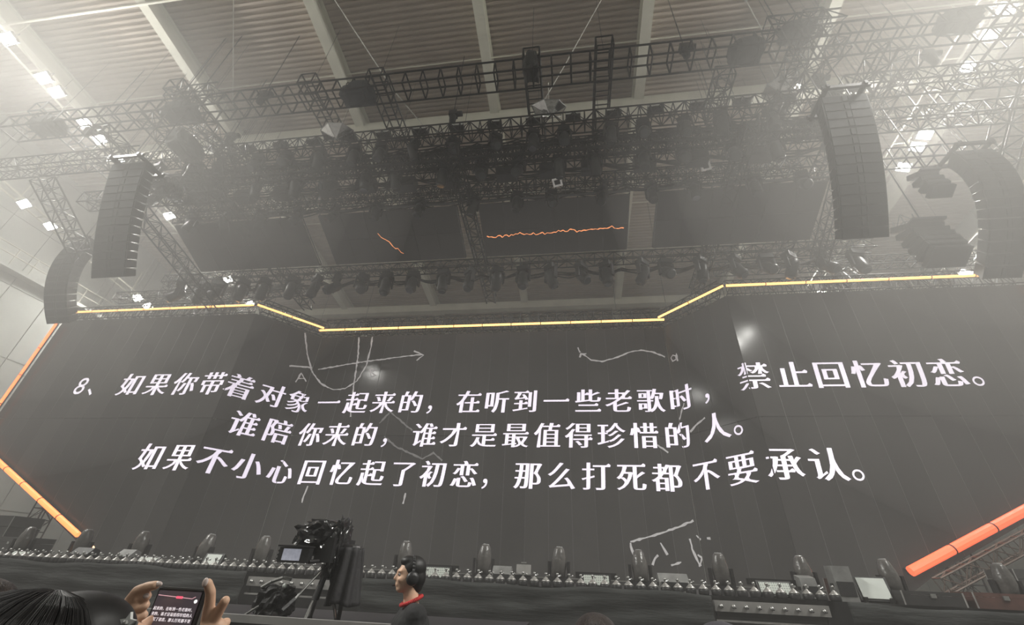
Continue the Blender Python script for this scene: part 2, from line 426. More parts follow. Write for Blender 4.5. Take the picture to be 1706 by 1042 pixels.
CHALK = [[(14.66, 12.96), (15.14, 11.81), (15.68, 10.89), (16.43, 10.17), (17.23, 9.82), (17.9, 9.88), (18.47, 10.31), (18.78, 11.19), (18.8, 12.3), (18.74, 13.0)], [(17.92, 13.0), (18.14, 11.94), (18.34, 10.14), (18.6, 8.33)], [(14.46, 10.84), (14.99, 10.99), (15.61, 11.13)], [(16.0, 11.03), (17.19, 11.22), (18.37, 11.42), (20.41, 11.66), (21.89, 11.81)], [(21.37, 12.04), (21.97, 11.77), (21.61, 11.45)], [(15.01, 10.08), (15.15, 10.66), (15.53, 10.28)], [(15.06, 10.31), (15.42, 10.42)], [(19.06, 11.01), (19.2, 10.55), (19.46, 10.61), (19.18, 10.79), (19.36, 10.93), (19.06, 11.01)], [(30.5, 11.64), (30.94, 11.28), (31.47, 11.17), (32.15, 11.36), (32.92, 11.68), (33.47, 11.77), (34.1, 11.62), (34.59, 11.37)], [(30.3, 12.02), (30.38, 11.71)], [(30.37, 11.43), (30.44, 11.64), (30.71, 11.63)], [(35.22, 11.21), (35.03, 11.35), (34.9, 11.24), (34.97, 11.05), (35.16, 11.07), (35.25, 11.33), (35.24, 10.94)], [(35.18, 8.83), (34.77, 8.14)], [(35.22, 7.49), (35.69, 7.75), (36.09, 7.9)], [(33.62, 7.0), (34.04, 6.66)], [(32.03, 3.11), (32.64, 3.26), (33.37, 3.48), (34.0, 3.69), (34.63, 3.95)], [(32.02, 3.07), (32.1, 2.65)], [(33.21, 3.11), (33.32, 2.9), (33.42, 2.69)], [(32.8, 2.32), (32.92, 2.57), (33.05, 2.68)], [(33.51, 2.33), (33.91, 2.46)], [(34.37, 3.29), (34.4, 2.93), (34.5, 2.59), (34.61, 2.35)], [(34.64, 3.41), (34.81, 3.26)], [(34.57, 2.73), (34.73, 2.64), (34.56, 2.33)], [(35.1, 3.29), (35.26, 3.29)], [(17.3, 4.98), (17.25, 4.66), (17.24, 4.24)], [(22.2, 4.76), (22.17, 4.3)]]
FAINT = [[(20.23, 7.99), (20.68, 8.58), (22.03, 7.63)], [(20.62, 7.33), (21.34, 6.84), (22.79, 6.26)], [(22.79, 6.31), (23.25, 6.57), (23.74, 6.21)]]
CHALKF = mat('faint_chalk_on_screen', (0.2, 0.2, 0.2), 0.6, var=0.2, emit=(0.5, 0.46, 0.46), estr=0.12)
def ribbon(lines, m, wd, name='chalk_sketch', off=0.010):
    for ln in lines:
        bm = bmesh.new()
        pts = []
        for a, b in zip(ln[:-1], ln[1:]):
            a = Vector(a); b = Vector(b); n = max(1, int((b - a).length / 0.12))
            pts += [a.lerp(b, k / n) for k in range(n)]
        pts.append(Vector(ln[-1])); L_, R_ = [], []
        for k, p in enumerate(pts):
            q0 = pts[max(0, k - 1)]; q1 = pts[min(len(pts) - 1, k + 1)]
            t = (q1 - q0).normalized(); nn = Vector((-t.y, t.x))
            L_.append(bm.verts.new((*(p + nn * wd * random.uniform(0.2, 0.8)), 0))); R_.append(bm.verts.new((*(p - nn * wd * random.uniform(0.2, 0.8)), 0)))
        for k in range(len(pts) - 1): bm.faces.new((L_[k], R_[k], R_[k + 1], L_[k + 1]))
        lay_flat(bm, name, m, off); bm.free()
ribbon(CHALK, CHALKM, 0.075)
ribbon(FAINT, CHALKF, 0.08, off=0.008)

# ------------------------------------------------------------------ glowing tubes round the LED wall
def glow(name, rgb, st): return mat(name, rgb, 0.4, var=0.02, emit=rgb, estr=st)
AMBER = glow('amber_glow', (1.0, 0.50, 0.16), 3.2)
ORANGE = glow('orange_glow', (1.0, 0.24, 0.07), 2.6)
REDOR = glow('red_orange_glow', (1.0, 0.135, 0.055), 1.6)
def tube_light(label, a, b, r, m):
    a = Vector(a); b = Vector(b)
    root = thing('tube_light', label, 'tube light', a); d = b - a
    MB().tube((0, 0, 0), d, r, n=10).build('glowing_tube', m, root)
    rail = MB(); off = Vector((0, r * 1.5, 0)); rail.tube(off, d + off, r * 0.8, n=6).build('mounting_rail', K2, root)
    n = max(2, int(d.length / 1.5))
    for k in range(1, n):
        p = d * (k / n); MB().tube(p - d.normalized() * 0.02, p + d.normalized() * 0.02, r * 1.1, n=10).build('clip', K2, root)
    for k in (0.12, 0.5, 0.88): MB().tube(d * k + off, d * k + Vector((0, 0.34, 0)), 0.02, n=5).build('bracket', K2, root)
    return root
YW, YC, ZF = 16.95, 19.75, 13.45
tube_light('amber tube light along the top edge of the left wing screen', (-28.2, YW, ZF), (-16.6, YW, ZF), 0.055, AMBER)
tube_light('short amber tube light slanting over the left fold of the screens', (-16.35, YW, ZF), (-14.0, 19.6, ZF), 0.055, AMBER)
tube_light('longest amber tube light along the top of the centre screen', (-14.35, YC, 13.4), (4.95, YC, 13.4), 0.06, AMBER)
tube_light('short amber tube light slanting over the right fold of the screens', (4.65, 19.6, ZF), (7.1, YW, ZF), 0.055, AMBER)
tube_light('amber tube light along the top edge of the right wing screen', (7.25, YW, ZF), (19.0, YW, ZF), 0.06, AMBER)
tube_light('upright orange tube light at the outer edge of the left wing screen', (-28.45, YW, 12.75), (-28.45, YW, 6.5), 0.06, ORANGE)
tube_light('slanting orange tube light at the lower corner of the left wing screen', (-28.3, YW, 6.2), (-20.05, YW, 2.45), 0.10, ORANGE)
tube_light('upright orange tube light at the outer edge of the right wing screen', (19.2, YW, 13.3), (19.2, YW, 6.5), 0.06, ORANGE)
tube_light('thick red-orange tube light at the lower corner of the right wing screen', (19.0, YW, 6.3), (10.3, YW, 2.35), 0.14, REDOR)

# ------------------------------------------------------------------ trusses
def truss(label, a, b, wd=0.5, ht=0.5, bay=0.5, r=0.028, m=None, rungs=False, lac=0.014, zig=True, group=None, name='truss', hang=None):
    m = m or K
    if hang is None: hang = min(a[2], b[2]) > 8
    a = Vector(a); b = Vector(b); d = b - a; L = d.length; t = d / L
    side = t.cross(Vector((0, 0, 1)))
    if side.length < 0.05: side = Vector((1, 0, 0))
    side.normalize(); upv = side.cross(t).normalized()
    root = thing(name, label, 'truss', a, group)
    cor = [side * sx * wd / 2 + upv * sz * ht / 2 for sx, sz in ((-1, -1), (1, -1), (1, 1), (-1, 1))]
    for c in cor: MB().tube(c, c + d, r, n=6).build('chord', m, root)
    n = max(2, round(L / bay)); st = L / n
    fm = MB()
    for k in range(4): fm.tube(cor[k], cor[(k + 1) % 4], lac * 1.2, n=5)
    if rungs:
        me = fm.mesh('rung_frame', m)
        for i in range(n + 1): link('rung_frame', me, root, t * st * i)
    la = MB()
    for i in range(n):
        p0 = t * st * i; p1 = t * st * (i + 1)
        for k in range(4):
            A, B = cor[k], cor[(k + 1) % 4]
            if not rungs: la.tube(A + p0, B + p0, lac, n=4, caps=False)
            if zig:
                if (i + k) % 2: A, B = B, A
                la.tube(A + p0, B + p1, lac, n=4, caps=False)
    if la.f: tag(la.build('lacing', m, root), kind='stuff')
    if hang:
        for k in (0.12, 0.88):
            p = d * k + Vector((0, 0, ht / 2)); q = a + p
            MB().tube(p, (p.x, p.y, roof_z(q.y, 22.97) - a.z), 0.009, n=4).build('suspension_wire', K2, root)
    return root
# long front ladder truss across the hall
truss('long black ladder truss spanning the hall in front of the roof beams', (-24.6, 8.8, 18.0), (17.6, 8.8, 18.0), 0.75, 0.75, 0.72, 0.04, rungs=True, lac=0.026, zig=False)
# short trusses lying over it, running to the back
for x, y0, y1, z, lab in ((-23.2, 8.3, 13.5, 18.75, 'short truss over the far left end of the long ladder truss'),
        (-16.1, 8.0, 12.8, 18.75, 'short truss above the foil bundle left of the lattice cluster'),
        (-10.3, 8.4, 11.5, 18.75, 'short truss over the ladder truss just above the left crystal'),
        (-7.4, 8.5, 11.9, 18.75, 'short truss over the ladder truss right of the dark blue bundle'),
        (-1.05, 8.4, 12.4, 18.75, 'short ladder truss left of the middle crystal'),
        (1.7, 8.3, 12.4, 18.75, 'short ladder truss right of the middle crystal'),
        (6.4, 9.9, 12.0, 18.75, 'short stub truss standing free left of the right crystal'),
        (8.9, 8.2, 13.5, 18.75, 'short truss over the ladder truss at the right lattice cluster'),
        (12.95, 9.9, 12.6, 18.75, 'short truss stub pointing up beside the right lamp row'),
        (15.6, 8.4, 12.6, 18.75, 'short truss crossing the right end of the long ladder truss')):
    truss(lab, (x, y0, z), (x, y1, z), 0.62, 0.62, 0.55, 0.035, rungs=True, lac=0.022, zig=(x in (-16.1, 8.9, 6.4, 12.95)))
# dense lighting trusses above the stage
MAIN = [(10.5, 17.2, 'uppermost dense lighting truss above the stage'),
        (11.3, 16.55, 'second dense lighting truss of the dark band above the stage'),
        (12.0, 16.95, 'third dense lighting truss deep in the dark band above the stage'),
        (12.75, 16.2, 'lowest dense lighting truss just above the overhead screens')]
for y_, z_, lab in MAIN:
    truss(lab, (-18.9, y_, z_), (10.2, y_, z_), 0.55, 0.62, 0.42, 0.034, lac=0.022)
MAIN2 = [(10.9, 16.1, 'thin lower truss slung under the uppermost dense lighting truss'), (13.25, 16.9, 'rear thin truss at the back of the dark lighting band'), (11.65, 17.45, 'upper thin truss in the middle of the dark lighting band')]
for y_, z_, lab in MAIN2: truss(lab, (-18.5, y_, z_), (9.9, y_, z_), 0.35, 0.4, 0.33, 0.03, lac=0.02)
for x, lab in ((-15.3, 'cross truss tying the lighting trusses at their left'), (-4.25, 'thick cross truss tying the lighting trusses at the middle'), (6.7, 'cross truss tying the lighting trusses at their right')):
    truss(lab, (x, 10.0, 15.75), (x, 19.5, 14.9), 0.5, 0.5, 0.5, 0.034, lac=0.022)
# overhead screen carriers, trusses over the LED wall, side grids and towers
truss('lighting truss hanging behind the overhead screens', (-22.0, 16.3, 14.85), (13.5, 16.3, 14.85), 0.45, 0.45, 0.45, 0.03, lac=0.018)
truss('truss along the top of the left wing screen', (-28.4, 17.35, 13.5), (-16.5, 17.35, 13.5), 0.4, 0.75, 0.4, 0.03, lac=0.018)
truss('truss along the top of the centre screen', (-14.2, 20.15, 13.7), (4.9, 20.15, 13.7), 0.4, 1.0, 0.5, 0.03, lac=0.02)
truss('truss along the top of the right wing screen', (7.3, 17.35, 13.5), (19.2, 17.35, 13.5), 0.4, 0.75, 0.4, 0.03, lac=0.018)
truss('slanting truss over the left fold of the screens', (-16.4, 17.4, 13.6), (-14.2, 20.1, 13.6), 0.4, 0.75, 0.4, 0.03, lac=0.018)
truss('slanting truss over the right fold of the screens', (4.9, 20.1, 13.6), (7.2, 17.4, 13.6), 0.4, 0.75, 0.4, 0.03, lac=0.018)
truss('upper truss above the left wing screen between lamp and line array', (-27.5, 18.3, 15.3), (-15.0, 18.3, 15.3), 0.5, 0.5, 0.5, 0.03, lac=0.018)
truss('upper truss above the right wing screen behind the line arrays', (7.5, 18.3, 15.4), (19.5, 18.3, 15.4), 0.5, 0.5, 0.5, 0.03, lac=0.018)
truss('side truss crossing under the left lamp row', (-27.0, 9.4, 16.0), (-17.4, 9.4, 16.0), 0.6, 0.6, 0.55, 0.034, lac=0.022)
truss('side truss crossing under the right lamp row', (10.0, 10.0, 17.0), (19.0, 10.0, 17.0), 0.6, 0.6, 0.55, 0.034, lac=0.022)
truss('rear side truss right of the tall line array', (9.2, 11.2, 16.6), (16.0, 11.2, 16.6), 0.6, 0.6, 0.5, 0.034, lac=0.022)
truss('ladder truss below the white triangle bracket', (12.3, 12.4, 15.9), (15.6, 12.4, 15.9), 0.5, 0.6, 0.5, 0.03, rungs=True, lac=0.02, zig=False)
truss('rear side truss behind the upper left line array', (-21.5, 11.0, 15.4), (-14.5, 11.0, 15.4), 0.6, 0.6, 0.5, 0.034, lac=0.022)
truss('truss running back along the left side of the rig', (-19.2, 8.6, 17.0), (-19.2, 17.5, 16.6), 0.55, 0.55, 0.5, 0.034, lac=0.022)
truss('truss running back along the right side of the rig', (10.6, 8.6, 17.0), (10.6, 17.5, 16.0), 0.55, 0.55, 0.5, 0.034, lac=0.022)
truss('second truss running back beside the lattice cluster on the left', (-17.4, 8.6, 17.6), (-17.4, 14.5, 17.4), 0.5, 0.5, 0.5, 0.03, lac=0.02)
truss('steep truss leaning down beside the left lamp glare', (-22.6, 9.8, 15.7), (-22.0, 12.6, 13.3), 0.6, 0.6, 0.45, 0.034, lac=0.02)
truss('steep truss leaning down at the far right edge', (17.0, 10.8, 18.4), (17.0, 14.4, 15.4), 0.7, 0.7, 0.45, 0.034, lac=0.022)
truss('sloping truss descending left of the overhead screens', (-17.3, 10.3, 13.9), (-17.0, 15.4, 12.3), 0.5, 0.5, 0.45, 0.03, lac=0.018)
truss('sloping truss descending right of the overhead screens', (10.75, 12.4, 15.6), (10.9, 16.0, 13.9), 0.5, 0.5, 0.45, 0.03, lac=0.018)
for x, lab in ((-25.8, 'far upright tower truss beyond the left wing screen'), (-21.0, 'upright tower truss rising behind the left wing screen'), (13.6, 'upright tower truss rising behind the right wing screen'), (18.4, 'far upright tower truss at the right end of the wing screen')):
    truss(lab, (x, 19.6, 1.6), (x, 19.6, 19.3), 0.6, 0.6, 0.5, 0.03, lac=0.02)
for x0, x1, lab in ((-26.5, -20.0, 'slanted roof brace truss on the left behind the line arrays'), (12.2, 18.0, 'slanted roof brace truss on the right behind the round speaker cluster')):
    truss(lab, (x0, 20.5, 13.6), (x1, 22.5, 19.0), 0.8, 0.8, 0.7, 0.03, lac=0.02)
# white triangle bracket on the right
t = thing('triangle_bracket', 'white steel triangle bracket standing on a side truss at right', 'bracket', (15.3, 12.0, 17.0))
A_, B_, C_ = Vector((-1.05, 0, 0)), Vector((0.75, 0, 0.05)), Vector((0.45, 0, 1.35))
WH = mat('white_steel', (0.72, 0.72, 0.68), 0.5)
MB().tube(A_ - Vector((0.6, 0, 0.05)), B_ + Vector((0.15, 0, 0)), 0.05, n=8).build('base_bar', WH, t)
MB().tube(A_, C_, 0.05, n=8).build('side_bar', WH, t); MB().tube(B_, C_, 0.05, n=8).build('side_bar', WH, t)

# ------------------------------------------------------------------ flood lamps on catwalk rails
def catwalk(label, x, z0, y0, y1):
    root = thing('catwalk', label, 'catwalk', (x, y0, roof_z(y0, z0)))
    d = Vector((0, y1 - y0, roof_z(y1, z0) - roof_z(y0, z0)))
    for dx in (-0.9, -0.25): MB().tube((dx, 0, 0.35), d + Vector((dx, 0, 0.35)), 0.05).build('rail', BEAM, root)
    me = MB().tube((-0.95, 0, 0.35), (-0.2, 0, 0.35), 0.035).mesh('cross_bar', BEAM)
    n = int((y1 - y0) / 1.25)
    for k in range(n + 1): link('cross_bar', me, root, d * (k / n))
    hang = MB().tube((-0.6, 0, 0.35), (-0.6, 0, 2.0), 0.03).mesh('hanger', BEAM)
    for k in range(0, n + 1, 3): link('hanger', hang, root, d * (k / n))
    return root
catwalk('pale catwalk rail carrying the upper left lamp row', -24.5, 20.5, 3.0, 28.0)
catwalk('pale catwalk rail carrying the lower left lamp row', -29.3, 18.0, 9.0, 28.0)
catwalk('pale catwalk rail carrying the upper right lamp row', 17.0, 20.5, 3.0, 28.0)
catwalk('pale catwalk rail carrying the lower right lamp row', 21.7, 18.0, 9.0, 28.0)
h_me = MB().box((0, 0, 0), (0.62, 0.46, 0.16)).box((0, 0, 0.14), (0.34, 0.30, 0.14)).mesh('housing', ALU)
g_me = MB().box((0, 0, -0.085), (0.54, 0.38, 0.02)).mesh('glass', FLOODE)
y_me = MB().tube((-0.34, 0, 0), (-0.34, 0, 0.34), 0.02).tube((0.34, 0, 0), (0.34, 0, 0.34), 0.02).tube((-0.34, 0, 0.34), (0.34, 0, 0.34), 0.02).mesh('bracket', ALU)
def flood_row(row, label, group, sgn, factor):
    for k, (x, y_, z0) in enumerate(row):
        root = thing('flood_lamp', label % ordinal(k + 1), 'flood lamp', (x, y_, roof_z(y_, z0)), group)
        ax = math.radians(-32)
        rot = (ax, math.radians(18) * sgn, 0)
        link('housing', h_me, root, None, rot); link('glass', g_me, root, None, rot); link('bracket', y_me, root)
        l = sun_spot('flood_light', (0, 0, 0), FLOOD_W * factor, (sgn * -3, -5, -5.5), 172, r=0.16)
        l.parent = root; l.location = (sgn * -0.08, -0.12, -0.16)
flood_row(ROW_IN_L, '%s glaring flood lamp from the audience end of the upper left row under the roof', 'upper left flood lamps', -1, 2.2)
flood_row(ROW_OUT_L, '%s glaring flood lamp from the audience end of the lower left row by the wall', 'lower left flood lamps', -1, 1.0)
flood_row(ROW_IN_R, '%s glaring flood lamp from the audience end of the upper right row under the roof', 'upper right flood lamps', 1, 2.2)
flood_row(ROW_OUT_R, '%s glaring flood lamp from the audience end of the lower right row by the wall', 'lower right flood lamps', 1, 1.0)

# ------------------------------------------------------------------ overhead screens
SPARK = glow('orange_spark', (1.0, 0.33, 0.12), 1.3)
def overhead(label, x0, x1, bolt=None):
    root = thing('overhead_screen', label, 'screen', ((x0 + x1) / 2, 12.9, 15.5)); W = x1 - x0
    d = Vector((0, 2.35, -1.02)); n = d.cross(Vector((1, 0, 0))).normalized()   # faces down and outward
    if n.z > 0: n = -n
    k_ = 6; wc = W / k_
    for k in range(k_):
        u = -W / 2 + (k + 0.5) * wc
        for q in range(2):
            c = Vector((u, 0, 0)) + d * (0.5 * q + 0.25)
            dl = d * 0.5 * 0.985; hx = Vector((wc / 2 - 0.012, 0, 0))
            MB().prism([c - hx - dl / 2, c + hx - dl / 2, c + hx + dl / 2, c - hx + dl / 2], -n * 0.12).build('led_panel', random.choice(LEDS), root)
    MB().tube((-W / 2, -0.12, 0.06), (W / 2, -0.12, 0.06), 0.045).tube((-W / 2, -0.2, 0.28), (W / 2, -0.2, 0.28), 0.03).build('front_rail', SEAM, root)
    MB().tube(d + Vector((-W / 2, 0.1, 0.15)), d + Vector((W / 2, 0.1, 0.15)), 0.045).build('rear_rail', K2, root)
    br = MB()
    for k in range(7):
        p = Vector((-W / 2 + W * k / 6, 0, 0))
        br.tube(p + Vector((0, -0.2, 0.28)), p + Vector((0, -0.12, 0.06)), 0.02).tube(p - n * 0.2, p - n * 0.2 + d, 0.03)
    br.build('back_brace', K2, root)
    for x in (-W / 2 + 0.5, W / 2 - 0.5):
        MB().tube((x, -0.1, 0.28), (x, -0.1, 1.2), 0.02).build('drop_wire', K2, root)
    if bolt:
        m = MB(); pts = [Vector((u * W, 0, 0)) + d * v + n * 0.012 for u, v in bolt]
        wv = 0.017
        for a, b in zip(pts[:-1], pts[1:]):
            sd = (b - a).cross(n).normalized() * wv * random.uniform(0.6, 1.4)
            m.add([a - sd, b - sd, b + sd, a + sd], [(0, 1, 2, 3)])
        m.build('lightning_line', SPARK, root)
    return root
rr = random.Random(3)
b3 = [(-0.47 + 0.94 * k / 60, 0.60 - 0.04 * k / 60 + rr.uniform(-0.028, 0.028) + (0.018 * math.sin(k * 0.33))) for k in range(61)]
b2 = [(-0.10 + 0.15 * k / 9, 0.42 + 0.42 * k / 9 + rr.uniform(-0.03, 0.03)) for k in range(10)]
overhead('dark overhead screen left of the one with the short spark', -18.8, -12.2)
overhead('dark overhead screen with a short slanting orange spark', -11.3, -4.75, b2)
overhead('dark overhead screen with a long jagged orange lightning line', -3.75, 2.75, b3)
overhead('plain hazy overhead screen beside the tall right line array', 3.9, 10.4)

# ------------------------------------------------------------------ moving heads
def head_proto():
    P = {}
    P['base'] = MB().box((0, 0, -0.09), (0.36, 0.26, 0.16)).box((0, 0, 0.03), (0.10, 0.06, 0.10)).mesh('base', KP)
    P['yoke'] = MB().box((-0.205, 0, -0.36), (0.05, 0.12, 0.40)).box((0.205, 0, -0.36), (0.05, 0.12, 0.40)).box((0, 0, -0.19), (0.45, 0.13, 0.06)).mesh('yoke', K2)
    b = MB(); b.smooth = True
    b.lathe([(0.05, -0.34), (0.13, -0.33), (0.17, -0.27), (0.155, -0.10), (0.165, 0.06), (0.14, 0.20), (0.07, 0.25)], 12)
    P['lamp_head'] = b.mesh('lamp_head', KP)
    P['lens'] = MB().lathe([(0.115, -0.36), (0.12, -0.335)], 12).mesh('lens', mat('dark_lens', (0.05, 0.055, 0.06), 0.08, 0.0, spec=0.8))
    return P
HP = head_proto()
def moving_head(loc, label, group, tilt, pan, sc=1.0):
    root = thing('moving_head', label, 'spotlight', loc, group, pan); root.scale = (sc,) * 3
    link('base', HP['base'], root); link('yoke', HP['yoke'], root)
    h = link('lamp_head', HP['lamp_head'], root, (0, 0, -0.46), (tilt, 0, 0)); link('lens', HP['lens'], h)
    return root
def head_row(x0, x1, n, y_, z_, label, group, sc):
    for k in range(n):
        x = x0 + (x1 - x0) * (k + random.uniform(-0.18, 0.18)) / (n - 1)
        moving_head((x, y_, z_), label % ordinal(k + 1), group, math.radians(random.uniform(-50, 35)), random.uniform(-0.9, 0.9), sc)
head_row(-17.8, 9.2, 19, 10.5, 16.86, '%s moving-head spotlight from the left hanging from the uppermost dense lighting truss', 'spotlights on the uppermost lighting truss', 1.25)
head_row(-18.2, 9.6, 18, 11.3, 16.2, '%s moving-head spotlight from the left hanging from the second dense lighting truss', 'spotlights on the second lighting truss', 1.3)
head_row(-18.0, 9.5, 15, 12.75, 15.86, '%s moving-head spotlight from the left hanging just in front of the overhead screens', 'spotlights in front of the overhead screens', 1.25)
head_row(-21.0, 12.8, 26, 16.3, 14.6, '%s moving-head spotlight from the left hanging in the row behind the overhead screens', 'spotlights behind the overhead screens', 1.55)
# flat strobes standing on the uppermost truss
st_b = MB().box((0, 0, 0.10), (0.60, 0.30, 0.22)).mesh('housing', KP)
st_f = MB().box((0, -0.165, 0.155), (0.58, 0.04, 0.13)).mesh('pale_top', mat('pale_top', (0.85, 0.83, 0.78), 0.6))
st_l = MB().box((-0.2, 0, -0.06), (0.05, 0.05, 0.2)).box((0.2, 0, -0.06), (0.05, 0.05, 0.2)).mesh('foot', K2)
for k in range(16):
    x = -14.1 + k * 1.62
    root = thing('strobe_light', '%s pale-topped strobe from the left standing on the uppermost lighting truss' % ordinal(k + 1), 'strobe', (x, 10.62, 17.62), 'strobes on the uppermost lighting truss')
    link('housing', st_b, root); link('pale_top', st_f, root); link('foot', st_l, root)
# two small white framed cameras / fixtures in the band
for loc, lab in (((-0.25, 12.2, 15.75), 'small white square fixture tilted in the dark lighting band'), ((5.7, 12.2, 16.05), 'small pale square fixture right of the tilted white one')):
    root = thing('square_fixture', lab, 'fixture', loc)
    fr = MB()
    for a, b in (((-.16, .14), (.16, .14)), ((-.16, -.14), (-.16, .14)), ((.16, -.14), (.16, .14)), ((-.16, -.14), (.16, -.14))):
        fr.box(((a[0] + b[0]) / 2, 0, (a[1] + b[1]) / 2), (abs(a[0] - b[0]) + .07, .06, abs(a[1] - b[1]) + .07))
    f_ = fr.build('frame', mat('white_frame', (0.75, 0.73, 0.7), 0.4, emit=(1, 0.95, 0.9), estr=0.12), root); f_.rotation_euler = (0.5, -0.25, 0)
    MB().box((0, 0.08, 0), (0.26, 0.14, 0.24)).build('core', KP, root).rotation_euler = (0.5, -0.25, 0)
    MB().tube((0, 0.1, 0.1), (0, 0.15, 0.6), 0.025).build('hanger', K2, root)

# ------------------------------------------------------------------ chain hoists, bundles, crystals, cables
def hoist(label, loc, ztop):
    root = thing('chain_hoist', label, 'hoist', loc)
    b = MB(); b.box((0, 0, 0), (0.34, 0.26, 0.30)).lathe([(0.12, 0.0), (0.12, 0.24)], 10, Matrix.Translation((0.15, 0, 0)) @ Matrix.Rotation(PI / 2, 4, 'Y')).build('motor', KP, root)
    MB().lathe([(0.05, -0.62), (0.13, -0.55), (0.16, -0.2), (0.15, -0.12)], 10).build('chain_bag', CLOTH, root)
    MB().tube((0, 0, 0.15), (0, 0, ztop - loc[2]), 0.018, n=5).build('chain', K2, root)
    return root
HX = [(-21.5, 9.4, 'left of the lattice cluster'), (-15.2, 10.5, 'at the left of the dense lighting band'), (-12.4, 8.8, 'on the ladder truss between foil bundle and left crystal'), (-4.6, 10.5, 'in the middle of the dense lighting band'), (4.6, 8.8, 'on the ladder truss right of the middle crystal'), (9.9, 10.5, 'at the right of the dense lighting band'), (13.4, 10.0, 'on the side truss under the right lamp row')]
for x, y_, lab in HX: hoist('black chain hoist ' + lab, (x, y_, 18.55), roof_z(y_, 22.97))
def blob_bundle(label, loc, size, m):
    root = thing('tarp_bundle', label, 'bundle', loc)
    bm = bmesh.new(); bmesh.ops.create_icosphere(bm, subdivisions=3, radius=1)
    rn = random.Random(hash(label) % 999 if False else len(label))
    for v in bm.verts:
        q = v.co.copy(); k = 1 + 0.10 * math.sin(5 * q.x + 3 * q.z) + 0.08 * math.sin(9 * q.y + 4 * q.x) + rn.uniform(-0.04, 0.04)
        p = Vector([math.copysign(abs(c) ** 0.6, c) for c in q]) * k
        v.co = Vector((p.x * size[0] / 2, p.y * size[1] / 2, p.z * size[2] / 2))
    me = bpy.data.meshes.new('tarp'); bm.to_mesh(me); bm.free(); me.materials.append(m); link('tarp', me, root)
    for x in (-0.25, 0.25):
        ring = MB(); n = 12; pts = [Vector((x * size[0], math.cos(2 * PI * k / n) * size[1] * 0.53, math.sin(2 * PI * k / n) * size[2] * 0.53)) for k in range(n + 1)]
        ring.poly(pts, 0.018, 5).build('strap', K2, root)
    return root
TARPB = mat('blue_grey_tarp', (0.03, 0.035, 0.042), 0.7, bump=0.5, bscale=6)
TARPG = mat('grey_tarp', (0.05, 0.05, 0.05), 0.75, bump=0.5, bscale=6)
blob_bundle('dark blue-grey tarp bundle strapped to the ladder truss near the left crystal', (-7.95, 8.8, 17.85), (1.35, 0.85, 0.72), TARPB)
blob_bundle('grey tarp bundle strapped to the ladder truss near the right lattice cluster', (6.6, 8.8, 17.9), (1.1, 0.8, 0.7), TARPG)
blob_bundle('grey tarp bundle on the ladder truss amid the left lattice cluster', (-16.0, 8.8, 17.95), (1.5, 0.8, 0.75), TARPG)
blob_bundle('grey tarp bundle at the far left end of the ladder truss', (-22.6, 8.8, 17.95), (1.4, 0.8, 0.7), TARPG)
blob_bundle('dark tarp bundle standing upright on the ladder truss left of the middle crystal', (-1.05, 8.7, 18.25), (0.6, 0.8, 1.25), TARPG)
blob_bundle('dark lumpy tarp bundle on top of the right lattice cluster', (8.6, 8.9, 18.95), (1.1, 0.8, 0.55), TARPG)
blob_bundle('lumpy tarp bundle at the right end of the ladder truss', (13.6, 8.9, 18.5), (1.2, 0.8, 0.6), TARPG)
blob_bundle('grey tarp drum hanging on the side truss beside the left lattice cluster', (-15.9, 9.6, 16.75), (0.9, 1.4, 0.9), mat('pale_tarp', (0.14, 0.14, 0.135), 0.6))
FOIL = mat('silver_foil', (0.75, 0.73, 0.72), 0.12, 1.0, var=0.1, bump=0.3, bscale=8)
def crystal(label, loc, rx, rz):
    rn = random.Random(int(abs(loc[0] * 10)))
    root = thing('foil_crystal', label, 'ornament', loc)
    ring = [Vector((rx * math.cos(2 * PI * k / 7) * rn.uniform(0.85, 1.1), rx * 0.75 * math.sin(2 * PI * k / 7), rn.uniform(-0.12, 0.12))) for k in range(7)]
    topr = [Vector((p.x * 0.55, p.y * 0.55, rz * 0.55)) for p in ring]
    m = MB(); V = ring + topr + [Vector((0.05, 0, -rz)), Vector((0, 0, rz * 0.65))]; F = []
    for k in range(7):
        j = (k + 1) % 7; F += [(14, j, k), (k, j, 7 + k), (j, 7 + j, 7 + k), (15, 7 + k, 7 + j)]
    m.add(V, F); m.build('faceted_body', FOIL, root)
    ed = MB()
    for k in range(7):
        j = (k + 1) % 7; ed.tube(V[k], V[j], 0.016, n=4).tube(V[k], V[14], 0.016, n=4).tube(V[k], V[7 + k], 0.016, n=4)
    ed.build('edge_rod', ALU, root)
    MB().tube((0, 0, rz * 0.6), (0, 0, 2.0), 0.012, n=4).build('hanging_wire', CABLE, root)
    return root
crystal('crumpled silver foil crystal hanging at left below the ladder truss', (-9.6, 10.3, 17.7), 0.75, 0.45)
crystal('sharp silver foil crystal hanging at the middle below the ladder truss', (-0.5, 10.6, 18.4), 0.72, 0.5)
crystal('silver foil crystal hanging amid the right lattice cluster', (8.9, 11.0, 18.85), 0.8, 0.5)
def cable(label, pts, r=0.022):
    root = thing('cable', label, 'cable', pts[0]); o = Vector(pts[0])
    MB().poly([Vector(p) - o for p in pts], r, 6).build('wire', CABLE, root)
    MB().tube((0, 0, -0.06), (0, 0, 0.06), 0.06, n=8).build('clamp', ALU, root)
cable('pale upright cable hanging from the roof at left', [(-13.9, 6.5, 22.8), (-13.81, 8.9, 18.3)])
cable('pale slanting cable from the roof down to the left part of the lighting band', [(-9.7, 6.9, 22.75), (-7.03, 9.46, 19.08), (-5.2, 10.9, 17.2)])
cable('pale slanting cable from the roof past the middle crystal', [(1.95, 8.4, 22.6), (0.21, 9.86, 20.23), (-0.8, 10.6, 18.8), (-1.66, 11.1, 17.7)])
